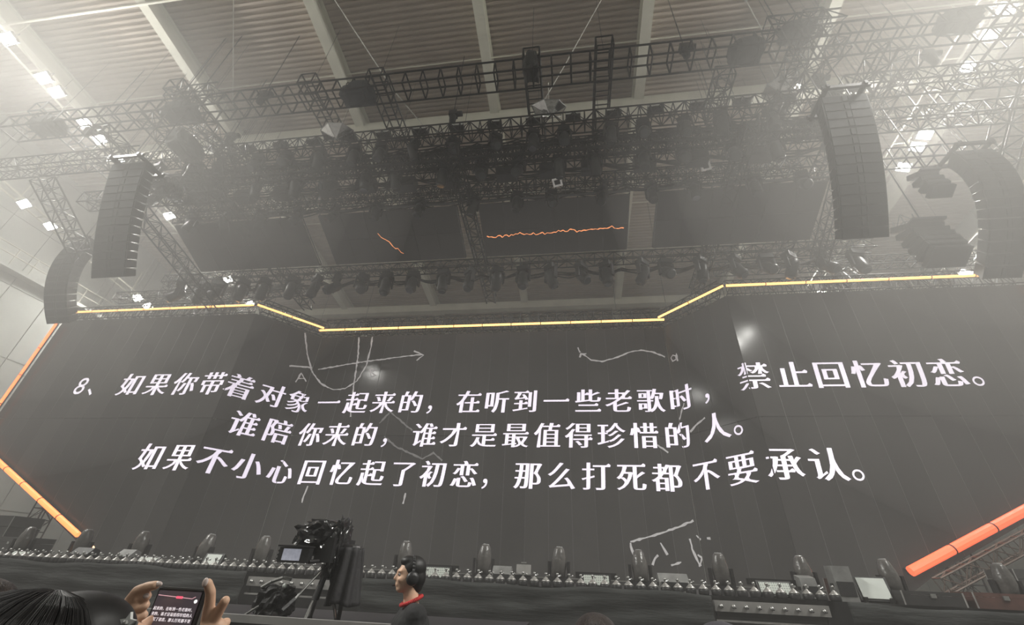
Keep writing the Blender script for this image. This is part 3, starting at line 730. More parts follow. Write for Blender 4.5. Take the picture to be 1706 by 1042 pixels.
cable('pale slanting cable from the roof to the right lattice cluster', [(7.8, 9.2, 22.5), (8.79, 10.37, 21.0), (8.9, 10.6, 19.5)])
cable('pale cable slanting between side truss and roof at the far right', [(15.2, 13.0, 15.4), (17.4, 13.0, 17.2)])

# ------------------------------------------------------------------ line arrays
def line_array(label, top, bot, n, wd, bulge, ztop):
    top = Vector(top); bot = Vector(bot)
    root = thing('line_array', label, 'speaker array', top)
    span = bot - top; pts = []
    for k in range(n + 1):
        u = k / n; p = span * u
        p = p + Vector((0, -bulge * 4 * u * (1 - u), 0)); pts.append(p)
    for k in range(n):
        a, b = pts[k], pts[k + 1]; t = (b - a); h = t.length * 0.985; t.normalize()
        back = Vector((1, 0, 0)).cross(-t).normalized()
        if back.y < 0: back = -back
        up_ = -t; c = (a + b) / 2
        R = Matrix((Vector((1, 0, 0)), back, up_)).transposed()
        cab = MB(); dp = 0.55
        P = [(-wd / 2, 0, -h / 2), (wd / 2, 0, -h / 2), (wd / 2, 0, h / 2), (-wd / 2, 0, h / 2), (-wd * 0.36, dp, -h * 0.38), (wd * 0.36, dp, -h * 0.38), (wd * 0.36, dp, h * 0.38), (-wd * 0.36, dp, h * 0.38)]
        cab.add([R @ Vector(p) + c for p in P], [(0, 1, 2, 3), (5, 4, 7, 6), (0, 4, 5, 1), (1, 5, 6, 2), (2, 6, 7, 3), (3, 7, 4, 0)])
        cb = cab.build('cabinet', KP, root)
        g = MB()
        for sx in (-1, 1): g.box(R @ Vector((sx * wd * 0.27, -0.012, 0)) + c, (wd * 0.40, 0.025, h * 0.84), R)
        g.box(R @ Vector((0, -0.02, 0)) + c, (wd * 0.10, 0.03, h * 0.7), R)
        g.build('grille', GRILL, cb)
    fr = MB(); 
    for sx in (-1, 1): fr.box((sx * wd * 0.4, 0.25, 0.10), (0.08, 1.1, 0.12))
    fr.box((0, -0.2, 0.10), (wd, 0.08, 0.12)).box((0, 0.7, 0.10), (wd, 0.08, 0.12)).build('flying_frame', K2, root)
    for sx in (-1, 1): MB().tube((sx * wd * 0.3, 0.2, 0.15), (sx * wd * 0.3, 0.2, roof_z(top.y + 0.2, 22.97) - top.z), 0.02, n=5).build('chain', K2, root)
    return root
line_array('tall black line array curving down at right, the nearer of the right pair', (7.95, 8.05, 13.7), (8.2, 10.0, 10.05), 15, 1.22, 0.22, 17.0)
line_array('curved black line array at the far right, the outer of the right pair', (13.3, 10.8, 14.2), (14.2, 13.2, 10.7), 14, 1.15, 0.75, 17.0)
line_array('large black line array at left, the nearer of the left pair', (-15.7, 8.3, 14.0), (-16.6, 10.4, 10.4), 14, 1.45, 0.15, 16.0)
line_array('slender curved black line array at the far left, the outer of the left pair', (-23.0, 12.6, 14.5), (-23.9, 14.3, 11.0), 14, 1.25, 0.55, 18.0)
# round speaker clusters at right
def cluster(label, loc, sz, n):
    root = thing('speaker_cluster', label, 'speaker', loc)
    for k in range(n):
        an = math.radians(-34 + 68 * k / (n - 1)); 
        c = Vector((math.sin(an) * 0.25 * sz, math.cos(an) * 0.1, (0.5 - k / (n - 1)) * sz)); R = Matrix.Rotation(-an * 0.9, 3, 'X')
        cb = MB().box(c, (sz * 0.9, sz * 0.55, sz / n * 0.92), R).build('cabinet', KP, root)
        MB().box(c + R @ Vector((0, -sz * 0.28, 0)), (sz * 0.82, 0.03, sz / n * 0.75), R).build('grille', GRILL, cb)
    MB().box((0, 0, sz * 0.56), (sz * 0.8, sz * 0.5, 0.08)).build('frame', K2, root)
    MB().tube((0, 0, sz * 0.56), (0, 0, roof_z(loc[1], 22.97) - loc[2]), 0.025, n=5).build('chain', K2, root)
cluster('rounded grey speaker cluster hanging between the two right line arrays', (12.75, 13.0, 12.3), 1.35, 6)
cluster('small rounded speaker cluster hanging above the larger one at right', (12.05, 11.2, 13.3), 0.75, 4)

# ------------------------------------------------------------------ stage
DK = 1.60
stage = thing('stage', 'low black stage with crumpled cloth front below the LED wall', 'stage', (-5.0, 9.0, 0))
MB().box((0, 7.5, DK / 2), (48.0, 14.6, DK)).build('stage_deck', STAGEF, stage)
MB().box((0, 8.35, DK + 0.06), (48.0, 0.5, 0.12)).build('screen_plinth', K, stage)
def drape(x0, x1, zt, zb, y_, name='front_drape'):
    nx = int((x1 - x0) / 0.06); nz = 22; V = []; F = []
    for j in range(nz + 1):
        for i in range(nx + 1):
            x = x0 + (x1 - x0) * i / nx; v = j / nz; z = zt + (zb - zt) * v
            dy = 0.030 * math.sin(31 * v + 0.7 * x + 2.2 * math.sin(0.9 * x)) + 0.022 * math.sin(5.1 * x + 9 * v * math.sin(0.37 * x)) + 0.018 * math.sin(57 * v + 2.3 * math.sin(1.7 * x + 1.3))
            V.append((x + 5.0, y_ - 9.0 + dy * min(1, v * 6) - 0.05, z - 0.0 + (0.02 * math.sin(1.9 * x) + 0.012 * math.sin(4.3 * x + 1)) * (1 - v)))
    for j in range(nz):
        for i in range(nx):
            a = j * (nx + 1) + i; F.append((a, a + nx + 1, a + nx + 2, a + 1))
    m = MB(); m.smooth = True; m.add(V, F); o = m.build(name, CLOTH, stage)
    sol = o.modifiers.new('thickness', 'SOLIDIFY'); sol.thickness = 0.012
    return o
drape(-17.0, -6.32, DK + 0.02, 0.02, 8.9)
drape(-3.95, 2.20, DK + 0.02, 0.02, 8.9)
drape(4.28, 12.0, DK - 0.02, 0.02, 8.9)
# recess bars with round pods in the two gaps of the cloth
SILV = mat('satin_silver', (0.38, 0.37, 0.36), 0.4, 0.5, var=0.1)
def pod_bar(label, x0, x1, z, n):
    root = thing('pod_bar', label, 'light bar', ((x0 + x1) / 2, 8.93, z)); W = x1 - x0
    MB().box((0, 0, 0), (W, 0.08, 0.15)).build('body', SILV, root)
    pm = MB(); pm.smooth = True
    pm.lathe([(0.028, 0.0), (0.034, 0.02), (0.026, 0.045), (0.01, 0.055)], 10, Matrix.Rotation(PI / 2, 4, 'X'))
    me = pm.mesh('pod', ALU); nm = MB().lathe([(0.012, 0.05), (0.014, 0.075), (0.004, 0.085)], 8, Matrix.Rotation(PI / 2, 4, 'X')).mesh('pod_tip', K2)
    for k in range(n):
        p = link('pod', me, root, (-W / 2 + W * (k + 0.5) / n, -0.04, 0)); link('pod_tip', nm, p, (0.008, 0, -0.012))
    MB().box((0, 0.01, -0.20), (W, 0.07, 0.025)).build('lower_rail', SILV, root)
    MB().box((0, 0.04, -0.11), (W * 0.98, 0.03, 0.07)).build('dark_slot', K, root)
    for sx in (-1, 1): MB().box((sx * W * 0.48, 0.03, -0.1), (0.03, 0.05, 0.24)).build('end_bracket', K2, root)
pod_bar('silver bar of round pods in the right gap of the stage cloth', 2.24, 4.0, 1.46, 9)
pod_bar('silver bar of round pods in the gap behind the camera rig', -6.28, -4.0, 1.46, 11)

# ------------------------------------------------------------------ footlights along the stage lip
BULB = mat('footlight_shell', (0.42, 0.41, 0.39), 0.35, 0.5, var=0.15)
b1 = MB(); b1.smooth = True
f_base = b1.lathe([(0.080, 0.0), (0.085, 0.02), (0.085, 0.07), (0.078, 0.085)], 14).mesh('base', KP)
b1 = MB(); b1.smooth = True
f_dome = b1.lathe([(0.082, 0.083), (0.072, 0.10), (0.045, 0.122), (0.024, 0.142), (0.014, 0.155)], 14).mesh('dome', BULB)
b1 = MB(); b1.smooth = True
f_knob = b1.lathe([(0.012, 0.15), (0.013, 0.180), (0.024, 0.188), (0.026, 0.205), (0.014, 0.222)], 10).mesh('knob', ALU)
f_valve = MB().tube((0.0, 0.0, 0.17), (0.045, 0.03, 0.175), 0.009, n=6).ball((0.05, 0.033, 0.18), 0.018, 8, 5).mesh('side_valve', ALU)
FX = [-14.95 + 0.2085 * k for k in range(93)]
for k, x in enumerate(FX):
    root = thing('footlight', '%s small dark knobbed footlight from the left end of the stage lip' % ordinal(k + 1), 'footlight', (x, 9.08 + 0.012 * math.sin(x * 2), DK), 'footlights along the stage lip', random.uniform(-0.5, 0.5))
    link('base', f_base, root); link('dome', f_dome, root); link('knob', f_knob, root); link('side_valve', f_valve, root)
# upright beam lights standing behind them
COVER = mat('covered_head', (0.10, 0.095, 0.09), 0.25, 0.0, bump=0.5, bscale=14)
u_base = MB().box((0, 0, 0.07), (0.34, 0.26, 0.14)).mesh('base', KP)
u_yoke = MB().box((-0.19, 0, 0.27), (0.045, 0.10, 0.30)).box((0.19, 0, 0.27), (0.045, 0.10, 0.30)).box((0, 0, 0.15), (0.42, 0.11, 0.04)).mesh('yoke', K2)
b1 = MB(); b1.smooth = True
u_head = b1.lathe([(0.06, -0.20), (0.125, -0.19), (0.135, -0.05), (0.15, 0.04), (0.135, 0.17), (0.10, 0.30), (0.075, 0.335)], 14).mesh('lamp_head', COVER)
u_lens = MB().lathe([(0.066, 0.335), (0.060, 0.35)], 14).mesh('lens', mat('pale_lens', (0.3, 0.3, 0.3), 0.1, spec=0.8))
BX = [-12.9, -11.3, -9.78, -8.14, -6.75, -5.1, -3.52, -1.86, -0.35, 1.2, 2.67, 4.12, 5.55, 7.35]
for k, x in enumerate(BX):
    root = thing('beam_light', '%s upright beam light from the left, standing behind the footlights' % ordinal(k + 1), 'spotlight', (x, 9.75, DK), 'beam lights standing along the stage front', random.uniform(-0.3, 0.3))
    link('base', u_base, root); link('yoke', u_yoke, root)
    h = link('lamp_head', u_head, root, (0, 0, 0.33), (random.uniform(-0.15, 0.1), random.uniform(-0.06, 0.10), 0)); link('lens', u_lens, h)

# ------------------------------------------------------------------ boxes on the stage front
dm = bpy.data.materials.new('dotted_panel'); dm.use_nodes = True
nt = dm.node_tree; bs = nt.nodes['Principled BSDF']; bs.inputs['Roughness'].default_value = 0.45
tc = nt.nodes.new('ShaderNodeTexCoord'); mp = nt.nodes.new('ShaderNodeMapping'); mp.inputs['Scale'].default_value = (26, 0, 26)
vo = nt.nodes.new('ShaderNodeTexVoronoi'); vo.inputs['Scale'].default_value = 1.0; vo.inputs['Randomness'].default_value = 0.0
cr = nt.nodes.new('ShaderNodeValToRGB'); cr.color_ramp.elements[0].position = 0.22; cr.color_ramp.elements[1].position = 0.30
cr.color_ramp.elements[0].color = (0.25, 0.28, 0.26, 1); cr.color_ramp.elements[1].color = (0.62, 0.66, 0.61, 1)
nt.links.new(tc.outputs['Object'], mp.inputs[0]); nt.links.new(mp.outputs[0], vo.inputs['Vector']); nt.links.new(vo.outputs['Distance'], cr.inputs[0]); nt.links.new(cr.outputs[0], bs.inputs['Base Color'])
def panel_box(label, x, wd, ht, tilt, yaw=0.0, face=dm, lid=False, y_=9.40):
    root = thing('flat_strobe', label, 'strobe', (x, y_, DK), None, yaw)
    R = Matrix.Rotation(tilt, 3, 'X')
    MB().box(R @ Vector((0, 0.07, ht / 2)) + Vector((0, 0, 0.06)), (wd + 0.08, 0.12, ht + 0.06), R).build('housing', KP, root)
    f = MB().box((0, 0, 0), (wd, 0.012, ht)).build('face', face, root); f.location = R @ Vector((0, 0.0, ht / 2)) + Vector((0, 0, 0.06)); f.rotation_euler = (tilt, 0, 0)
    for sx in (-1, 1): MB().box((sx * wd * 0.45, 0.06, 0.04), (0.05, 0.22, 0.08)).build('foot', K2, root)
    if lid: MB().box((0, 0.16, ht + 0.05), (wd + 0.3, 0.10, 0.10)).build('rear_bar', K, root)
    return root
panel_box('pale flat strobe panel at the far left of the stage front', -12.42, 0.42, 0.13, -0.6)
panel_box('pale flat strobe panel beside the grey wedge at left', -9.15, 0.42, 0.13, -0.6)
panel_box('tilted white square panel between two beam lights at left', -7.62, 0.30, 0.24, -0.45, 0.2, DOTW)
panel_box('white dotted strobe panel right of the man with headphones', -2.72, 0.50, 0.17, -0.25, 0, dm, True)
panel_box('white dotted strobe panel with long black bar in the middle of the stage front', 0.35, 0.46, 0.16, -0.25, 0, dm, True)
panel_box('pale dotted strobe panel in front of the right fold of the screens', 3.45, 0.50, 0.18, -0.35, 0, dm, True)
panel_box('tilted white square panel beside a beam light at right of the stage front', 5.05, 0.42, 0.32, -0.35, -0.15, DOTW)
def wedge_box(label, x, pts, wd, m, notch=False, y_=9.42, name='wedge_monitor'):
    root = thing(name, label, 'monitor', (x, y_, DK))
    MB().prism([(-wd / 2, p[0], p[1]) for p in pts], (wd, 0, 0)).build('cabinet', m, root)
    zs = [p[1] for p in pts]; ys = [p[0] for p in pts]
    MB().box((0, min(ys) + 0.02, max(zs) * 0.35), (wd * 0.86, 0.05, max(zs) * 0.4)).build('grille', GRILL, root)
    for sx in (-1, 1): MB().box((sx * (wd / 2 + 0.006), 0, max(zs) * 0.45), (0.014, 0.10, 0.05)).build('handle', K2, root)
    if notch: MB().box((0.02, min(ys) - 0.005, 0.10), (0.12, 0.04, 0.06)).build('notch', K, root)
    return root
W1 = [(-0.16, 0), (0.16, 0), (0.14, 0.26), (0.0, 0.30), (-0.14, 0.16)]
wedge_box('dark wedge monitor standing right of the camera rig', -4.63, [(-0.2, 0), (0.2, 0), (0.16, 0.38), (-0.02, 0.38)], 0.42, KP)
wedge_box('grey rounded monitor box just left of the open silver case', -1.42, W1, 0.36, GREYB)
wedge_box('grey rounded monitor box with dark notch below the chalk box sketch', 1.72, W1, 0.52, GREYB, True)
wedge_box('grey angled monitor box at the right end of the pale strobe panel', 3.98, [(-0.14, 0.02), (0.14, 0), (0.12, 0.36), (-0.08, 0.32)], 0.26, GREYB)
wedge_box('tall grey box standing upright right of a beam light', 4.55, [(-0.14, 0), (0.14, 0), (0.13, 0.52), (-0.10, 0.52)], 0.30, GREYB)
wedge_box('grey wedge monitor behind the pale strobe panel at left', -9.65, W1, 0.34, GREYB)
wedge_box('small dark monitor with fine grille beside the orange lamp', -10.75, W1, 0.44, KP)
wedge_box('pale grey box half hidden behind the camera rig', -5.75, W1, 0.40, GREYB)
# open silver case
root = thing('open_case', 'small open silver case between two beam lights mid-stage', 'case', (-1.02, 9.42, DK))
MB().box((0, 0, 0.09), (0.30, 0.22, 0.16)).build('case_body', KP, root)
MB().box((0, 0.10, 0.25), (0.28, 0.03, 0.18), Matrix.Rotation(-0.25, 3, 'X')).build('lid', SILV, root)
MB().box((0, -0.02, 0.175), (0.31, 0.23, 0.018)).build('rim', ALU, root)
MB().tube((-0.05, 0.1, 0.37), (0.05, 0.1, 0.37), 0.012).build('handle', ALU, root)
# flight cases right and left
CASE_R = mat('red_brown_case', (0.10, 0.045, 0.035), 0.6); CASE_K = mat('black_case', (0.03, 0.028, 0.028), 0.6)
def flight_case(label, loc, size, m):
    root = thing('flight_case', label, 'case', loc)
    MB().box((0, 0, size[2] * 0.36), (size[0], size[1], size[2] * 0.72)).build('case_body', m, root)
    MB().box((0, 0, size[2] * 0.865), (size[0], size[1], size[2] * 0.26)).build('lid', m, root)
    for sx in (-1, 1):
        for sy_ in (-1, 1): MB().tube((sx * size[0] / 2, sy_ * size[1] / 2, 0), (sx * size[0] / 2, sy_ * size[1] / 2, size[2]), 0.012, n=5).build('corner_trim', SILV, root)
    MB().box((0, -size[1] / 2 - 0.01, size[2] * 0.70), (0.08, 0.02, 0.06)).build('latch', ALU, root)
flight_case('red-brown flight case beside the tilted white panel at right', (4.85, 9.95, DK), (0.5, 0.35, 0.34), CASE_R)
flight_case('low dark flight case right of the last footlight', (5.75, 9.4, DK), (0.9, 0.5, 0.20), CASE_K)
flight_case('low red-brown flight case in the middle of the right stage front', (6.8, 9.4, DK), (0.9, 0.5, 0.22), CASE_R)
flight_case('dark flight case at the far right of the stage front', (7.9, 9.5, DK), (0.8, 0.5, 0.26), CASE_K)
flight_case('tall dark flight case in the wing left of the screens', (-19.6, 14.0, DK), (1.6, 1.0, 1.2), CASE_K)
flight_case('low dark flight case in the wing nearer the left beam lights', (-17.2, 13.0, DK), (1.3, 0.8, 0.55), CASE_K)
flight_case('dark flight case standing under the red-orange tube at right', (11.6, 14.5, DK), (1.4, 0.9, 0.8), CASE_K)
truss('brown truss running up below the thick red-orange tube', (10.8, 16.6, 2.0), (17.5, 16.6, 5.0), 0.35, 0.4, 0.5, 0.03, mat('brown_steel', (0.09, 0.06, 0.045), 0.5, 0.3), lac=0.02)
root = thing('stage_lamp', 'tiny glowing orange lamp on the stage floor at left', 'lamp', (-11.4, 10.1, DK))
MB().lathe([(0.07, 0), (0.07, 0.06), (0.03, 0.08), (0.03, 0.24)], 10).build('stand', KP, root)
MB().ball((0, 0, 0.30), 0.055).build('bulb', glow('orange_bulb', (1.0, 0.42, 0.2), 5.0), root)

# ------------------------------------------------------------------ blobs for soft bodies
def blob(name, caps, ells, voxel, m, parent=None, smooth=3):
    """caps: (a, b, ra, rb) tapered capsules; ells: (centre, radii, rot or None) -> ONE closed surface"""
    b = MB()
    for a, c, ra, rb in caps:
        a = Vector(a); c = Vector(c)
        n = max(2, int((c - a).length / (min(ra, rb) * 0.5)) + 1)
        for k in range(n + 1):
            b.ball(a.lerp(c, k / n), ra + (rb - ra) * k / n, 12, 8)
    for c, r, R in ells: b.ball(c, r, 20, 12, R)
    me = b.mesh(name, m); o = bpy.data.objects.new(name, me); COL.objects.link(o)
    md = o.modifiers.new('r', 'REMESH'); md.mode = 'VOXEL'; md.voxel_size = voxel
    dg = bpy.context.evaluated_depsgraph_get()
    out = bpy.data.meshes.new_from_object(o.evaluated_get(dg))
    bpy.data.objects.remove(o); bpy.data.meshes.remove(me)
    bm = bmesh.new(); bm.from_mesh(out)
    for _ in range(smooth): bmesh.ops.smooth_vert(bm, verts=bm.verts, factor=0.5, use_axis_x=True, use_axis_y=True, use_axis_z=True)
    for f in bm.faces: f.smooth = True
    bm.to_mesh(out); bm.free(); out.materials.clear(); out.materials.append(m); out.name = name
    return link(name, out, parent)
def head_parts(c, R):
    """head at c, facing local -Y turned by R (3x3); returns ellipsoids and capsules"""
    c = Vector(c); q = lambda v: c + R @ Vector(v)
    E = [(q((0, 0.012, 0.035)), (0.072, 0.088, 0.078), R), (q((0, -0.022, -0.02)), (0.060, 0.066, 0.080), R), (q((0, -0.052, -0.078)), (0.032, 0.030, 0.024), R),
         (q((0, -0.096, -0.016)), (0.013, 0.018, 0.014), R), (q((0, -0.083, -0.052)), (0.024, 0.010, 0.011), R), (q((0, -0.074, 0.030)), (0.052, 0.018, 0.014), R)]
    for s in (-1, 1):
        E += [(q((s * 0.076, 0.012, -0.008)), (0.010, 0.020, 0.031), R), (q((s * 0.034, -0.066, -0.022)), (0.022, 0.02, 0.02), R)]
    Cp = [(q((0, -0.084, 0.022)), q((0, -0.096, -0.012)), 0.009, 0.012), (q((0, 0.018, -0.05)), q((0, 0.045, -0.19)), 0.052, 0.058)]
    return E, Cp
def person(label, base, yaw, hc, tilt=None, hair=None, hair_fn=None, arms=None, shirt=None, voxel=0.011, collar=None):
    """standing figure; base = feet, hc = head centre; arms: per side (elbow, wrist) in world space"""
    root = thing('person', label, 'person', base); o = Vector(base)
    R = Matrix.Rotation(yaw, 3, 'Z'); RH = R @ (tilt or Matrix.Identity(3))
    h = Vector(hc) - o; hgt = h.z
    E, Cp = head_parts(h, RH)
    ch = h + R @ Vector((0, 0.055, -0.325)); hip = Vector((0, 0, hgt * 0.545)); 
    f = lambda v: R @ Vector(v)
    sh = [ch + f((s * 0.175, 0, 0.10)) for s in (-1, 1)]
    Cp += [(ch, hip + Vector((0, 0, 0.08)), 0.125, 0.115), (sh[0], sh[1], 0.062, 0.062), (ch + f((-0.07, 0, 0.02)), ch + f((0.07, 0, 0.02)), 0.115, 0.115), (hip + f((-0.07, 0, 0)), hip + f((0.07, 0, 0)), 0.115, 0.115)]
    SC = list(Cp[2:])
    for i, s in enumerate((-1, 1)):
        kn = hip * 0.52 + f((s * 0.11, -0.02, 0)); an = f((s * 0.12, 0.02, 0.09))
        Cp += [(hip + f((s * 0.09, 0, -0.03)), kn, 0.088, 0.056), (kn, an, 0.055, 0.037), (an + Vector((0, 0, -0.04)), an + f((0, -0.15, -0.05)), 0.042, 0.036)]
        if arms and arms[i]: el, wr = Vector(arms[i][0]) - o, Vector(arms[i][1]) - o
        else: el = sh[i] + f((s * 0.07, 0.03, -0.28)); wr = el + f((-s * 0.02, -0.10, -0.23))
        Cp += [(sh[i], el, 0.050, 0.040), (el, wr, 0.039, 0.026)]
        SC += [(sh[i], sh[i].lerp(el, 0.75), 0.050, 0.046)]
        if not arms or not arms[i]:
            d = (wr - el).normalized(); Cp += [(wr, wr + d * 0.07, 0.028, 0.034)]
            for k in range(4): Cp += [(wr + d * 0.08 + f(((k - 1.5) * 0.017, 0, 0)), wr + d * (0.15 + 0.012 * (1 - abs(k - 1.5))) + f(((k - 1.5) * 0.018, -0.02, 0)), 0.0105, 0.009)]
            Cp += [(wr + d * 0.03 + f((-s * 0.02, -0.02, 0)), wr + d * 0.09 + f((-s * 0.035, -0.035, 0)), 0.012, 0.010)]
    blob('body', Cp, E, voxel, SKIN, root)
    sc = [(a, b, ra + 0.013, rb + 0.013) for a, b, ra, rb in SC]
    blob('shirt', sc, [], voxel * 1.2, shirt or SHIRT, root)
    tr = []
    for s in (-1, 1):
        kn = hip * 0.52 + f((s * 0.11, -0.02, 0)); an = f((s * 0.12, 0.02, 0.10))
        tr += [(hip + f((s * 0.09, 0, -0.03)), kn, 0.102, 0.072), (kn, an, 0.070, 0.055)]
    blob('trousers', tr + [(hip + f((-0.07, 0, 0)), hip + f((0.07, 0, 0)), 0.126, 0.126)], [], voxel * 1.3, SHIRT, root)
    if hair_fn: hair_fn(root, h, RH)
    if collar:
        nb = h + RH @ Vector((0, 0.040, -0.145)); ring = []
        for k in range(49):
            t = 2 * PI * k / 48; ring.append(nb + RH @ Vector((0.066 * math.cos(t), 0.070 * math.sin(t), 0.030 * math.sin(t))))
        cm = MB(); cm.smooth = True; cm.poly(ring, 0.012, 10); cm.build('collar', collar, root)
    # eyes
    for s in (-1, 1):
        p = h + RH @ Vector((s * 0.031, -0.0755, 0.008)); e = MB(); e.smooth = True
        ey = e.ball(p, 0.0095, 10, 8).build('eye', mat('eye_white', (0.34, 0.32, 0.31), 0.3), root)
        MB().ball(p + RH @ Vector((0, -0.0055, 0)), 0.0058, 8, 6).build('iris', mat('iris', (0.02, 0.012, 0.01), 0.2), ey)
    return root
def strands(base, h, R, fn, n, m, r=0.0035, seed=1):
    rn = random.Random(seed); b = MB()
    for k in range(n):
        pts = [h + R @ Vector(p) for p in fn(rn)]
        for a, c in zip(pts[:-1], pts[1:]): b.tube(a, c, r, n=4, caps=False)
    b.smooth = True
    return tag(b.build('hair_strands', m, base), kind='stuff')
# --- man with headphones
def short_hair(root, h, R):
    q = lambda v: h + R @ Vector(v)
    hr = blob('hair', [], [(q((0, 0.028, 0.052)), (0.086, 0.092, 0.082), R), (q((0, 0.052, -0.005)), (0.078, 0.070, 0.085), R), (q((0, -0.012, 0.092)), (0.062, 0.066, 0.040), R), (q((0, 0.06, -0.06)), (0.055, 0.045, 0.045), R)], 0.006, HAIR, root)
    return hr
def man_extra(root, h, R):
    short_hair(root, h, R)
    q = lambda v: h + R @ Vector(v)
man = person('man in black shirt with red collar and headset, seen from behind in profile', (-1.17, 3.55, 0), math.radians(-62), (-1.21, 3.50, 1.715), None, None, man_extra, None, SHIRT, 0.0085, RED)
# headset: a thing he wears
RM = Matrix.Rotation(math.radians(-62), 3, 'Z'); hc = Vector((-1.21, 3.50, 1.715))
hs = thing('headset', 'black headset worn by the man with the red collar', 'headphones', hc)
pts = [RM @ Vector((0.098 * math.cos(t), 0.012, -0.005 + 0.135 * math.sin(t))) for t in [PI * k / 16 for k in range(17)]]
band = MB(); band.smooth = True; band.poly(pts, 0.010, 8).build('headband', KP, hs)
for s in (-1, 1):
    cup = MB(); cup.smooth = True
    T = Matrix.Translation(RM @ Vector((s * 0.078, 0.010, -0.012))) @ RM.to_4x4() @ Matrix.Rotation(s * PI / 2, 4, 'Y')
    cp_ = cup.lathe([(0.030, 0.0), (0.043, 0.004), (0.045, 0.024), (0.036, 0.040), (0.016, 0.044)], 16, T).build('ear_cup', KP, hs)
MB().poly([RM @ Vector(p) for p in ((-0.10, 0.0, -0.03), (-0.09, -0.06, -0.055), (-0.05, -0.105, -0.062))], 0.005, 6).build('microphone_boom', KP, hs)
# --- woman filming in the foreground
def long_hair(root, h, R):
    q = lambda v: h + R @ Vector(v)
    hr = blob('hair', [(q((0, 0.05, 0.0)), q((0, 0.085, -0.22)), 0.075, 0.06), (q((-0.06, 0.04, -0.02)), q((-0.075, 0.06, -0.20)), 0.04, 0.03), (q((0.06, 0.04, -0.02)), q((0.075, 0.06, -0.20)), 0.04, 0.03)],
         [(q((0, 0.026, 0.042)), (0.090, 0.100, 0.082), R), (q((0, 0.05, -0.01)), (0.088, 0.080, 0.095), R), (q((0, -0.03, 0.085)), (0.070, 0.070, 0.050), R)], 0.005, HAIR, root)
    def fn(rn):
        a = rn.uniform(-PI, PI); out = []; s = rn.uniform(0.99, 1.03)
        for k in range(7):
            th = 0.12 + k * 0.27
            out.append((0.090 * s * math.sin(th) * math.cos(a), 0.026 + 0.100 * s * math.sin(th) * math.sin(a) + 0.02 * (k / 6), 0.044 + 0.083 * s * math.cos(th)))
        return out
    strands(root, h, R, fn, 900, mat('hair_sheen', (0.013, 0.012, 0.012), 0.42), 0.0005, 5)
woman = person('black-haired woman in the foreground filming the stage with raised arms', (-0.64, 0.55, 0), PI + math.radians(-8), (-0.692, 0.602, 1.578), Matrix.Rotation(math.radians(8), 3, 'X'), None, long_hair,
    [((-0.50, 0.78, 1.33), (-0.592, 0.842, 1.590)), ((-0.86, 0.74, 1.33), (-0.735, 0.785, 1.600))], SHIRT, 0.0085)
def hand(label, root, chains, palm, nails):
    Cp = []
    for ch, r0_, r1_ in chains:
        n = len(ch) - 1
        for k in range(n):
            ra = r0_ + (r1_ - r0_) * k / n; rb = r0_ + (r1_ - r0_) * (k + 1) / n
            Cp.append((ch[k], ch[k + 1], ra, rb))
    Cp += palm
    b = blob('hand', Cp, [], 0.0019, SKIN, root, 4); tag(b, label)
    for c, r, ang in nails:
        m = MB(); m.smooth = True
        m.ball(c, r, 10, 6, ang).build('fingernail', NAIL, b)
    return b
o = Vector((-0.64, 0.55, 0))
def L_(pts): return [Vector(p) - o for p in pts]
# right hand: forefinger raised, middle finger and thumb bent, the rest closed behind the phone
hand('right hand with raised forefinger', woman, [
    (L_([(-0.625, 0.812, 1.664), (-0.6215, 0.800, 1.689), (-0.6185, 0.789, 1.706), (-0.6215, 0.779, 1.7185)]), 0.0096, 0.0070),
    (L_([(-0.614, 0.814, 1.664), (-0.603, 0.806, 1.682), (-0.5945, 0.800, 1.694)]), 0.0092, 0.0076),
    (L_([(-0.614, 0.826, 1.652), (-0.611, 0.842, 1.660), (-0.622, 0.852, 1.656)]), 0.0088, 0.0072),
    (L_([(-0.610, 0.832, 1.640), (-0.608, 0.846, 1.644), (-0.620, 0.856, 1.640)]), 0.0080, 0.0066),
    (L_([(-0.628, 0.824, 1.622), (-0.640, 0.815, 1.632), (-0.648, 0.812, 1.640)]), 0.0102, 0.0082)],
    [(Vector((-0.620, 0.815, 1.655)) - o, Vector((-0.606, 0.828, 1.615)) - o, 0.015, 0.020), (Vector((-0.610, 0.822, 1.655)) - o, Vector((-0.600, 0.835, 1.620)) - o, 0.014, 0.020), (Vector((-0.604, 0.830, 1.618)) - o, Vector((-0.592, 0.842, 1.590)) - o, 0.022, 0.024)],
    [(Vector((-0.6225, 0.7735, 1.7195)) - o, (0.0052, 0.0030, 0.0070), None)])
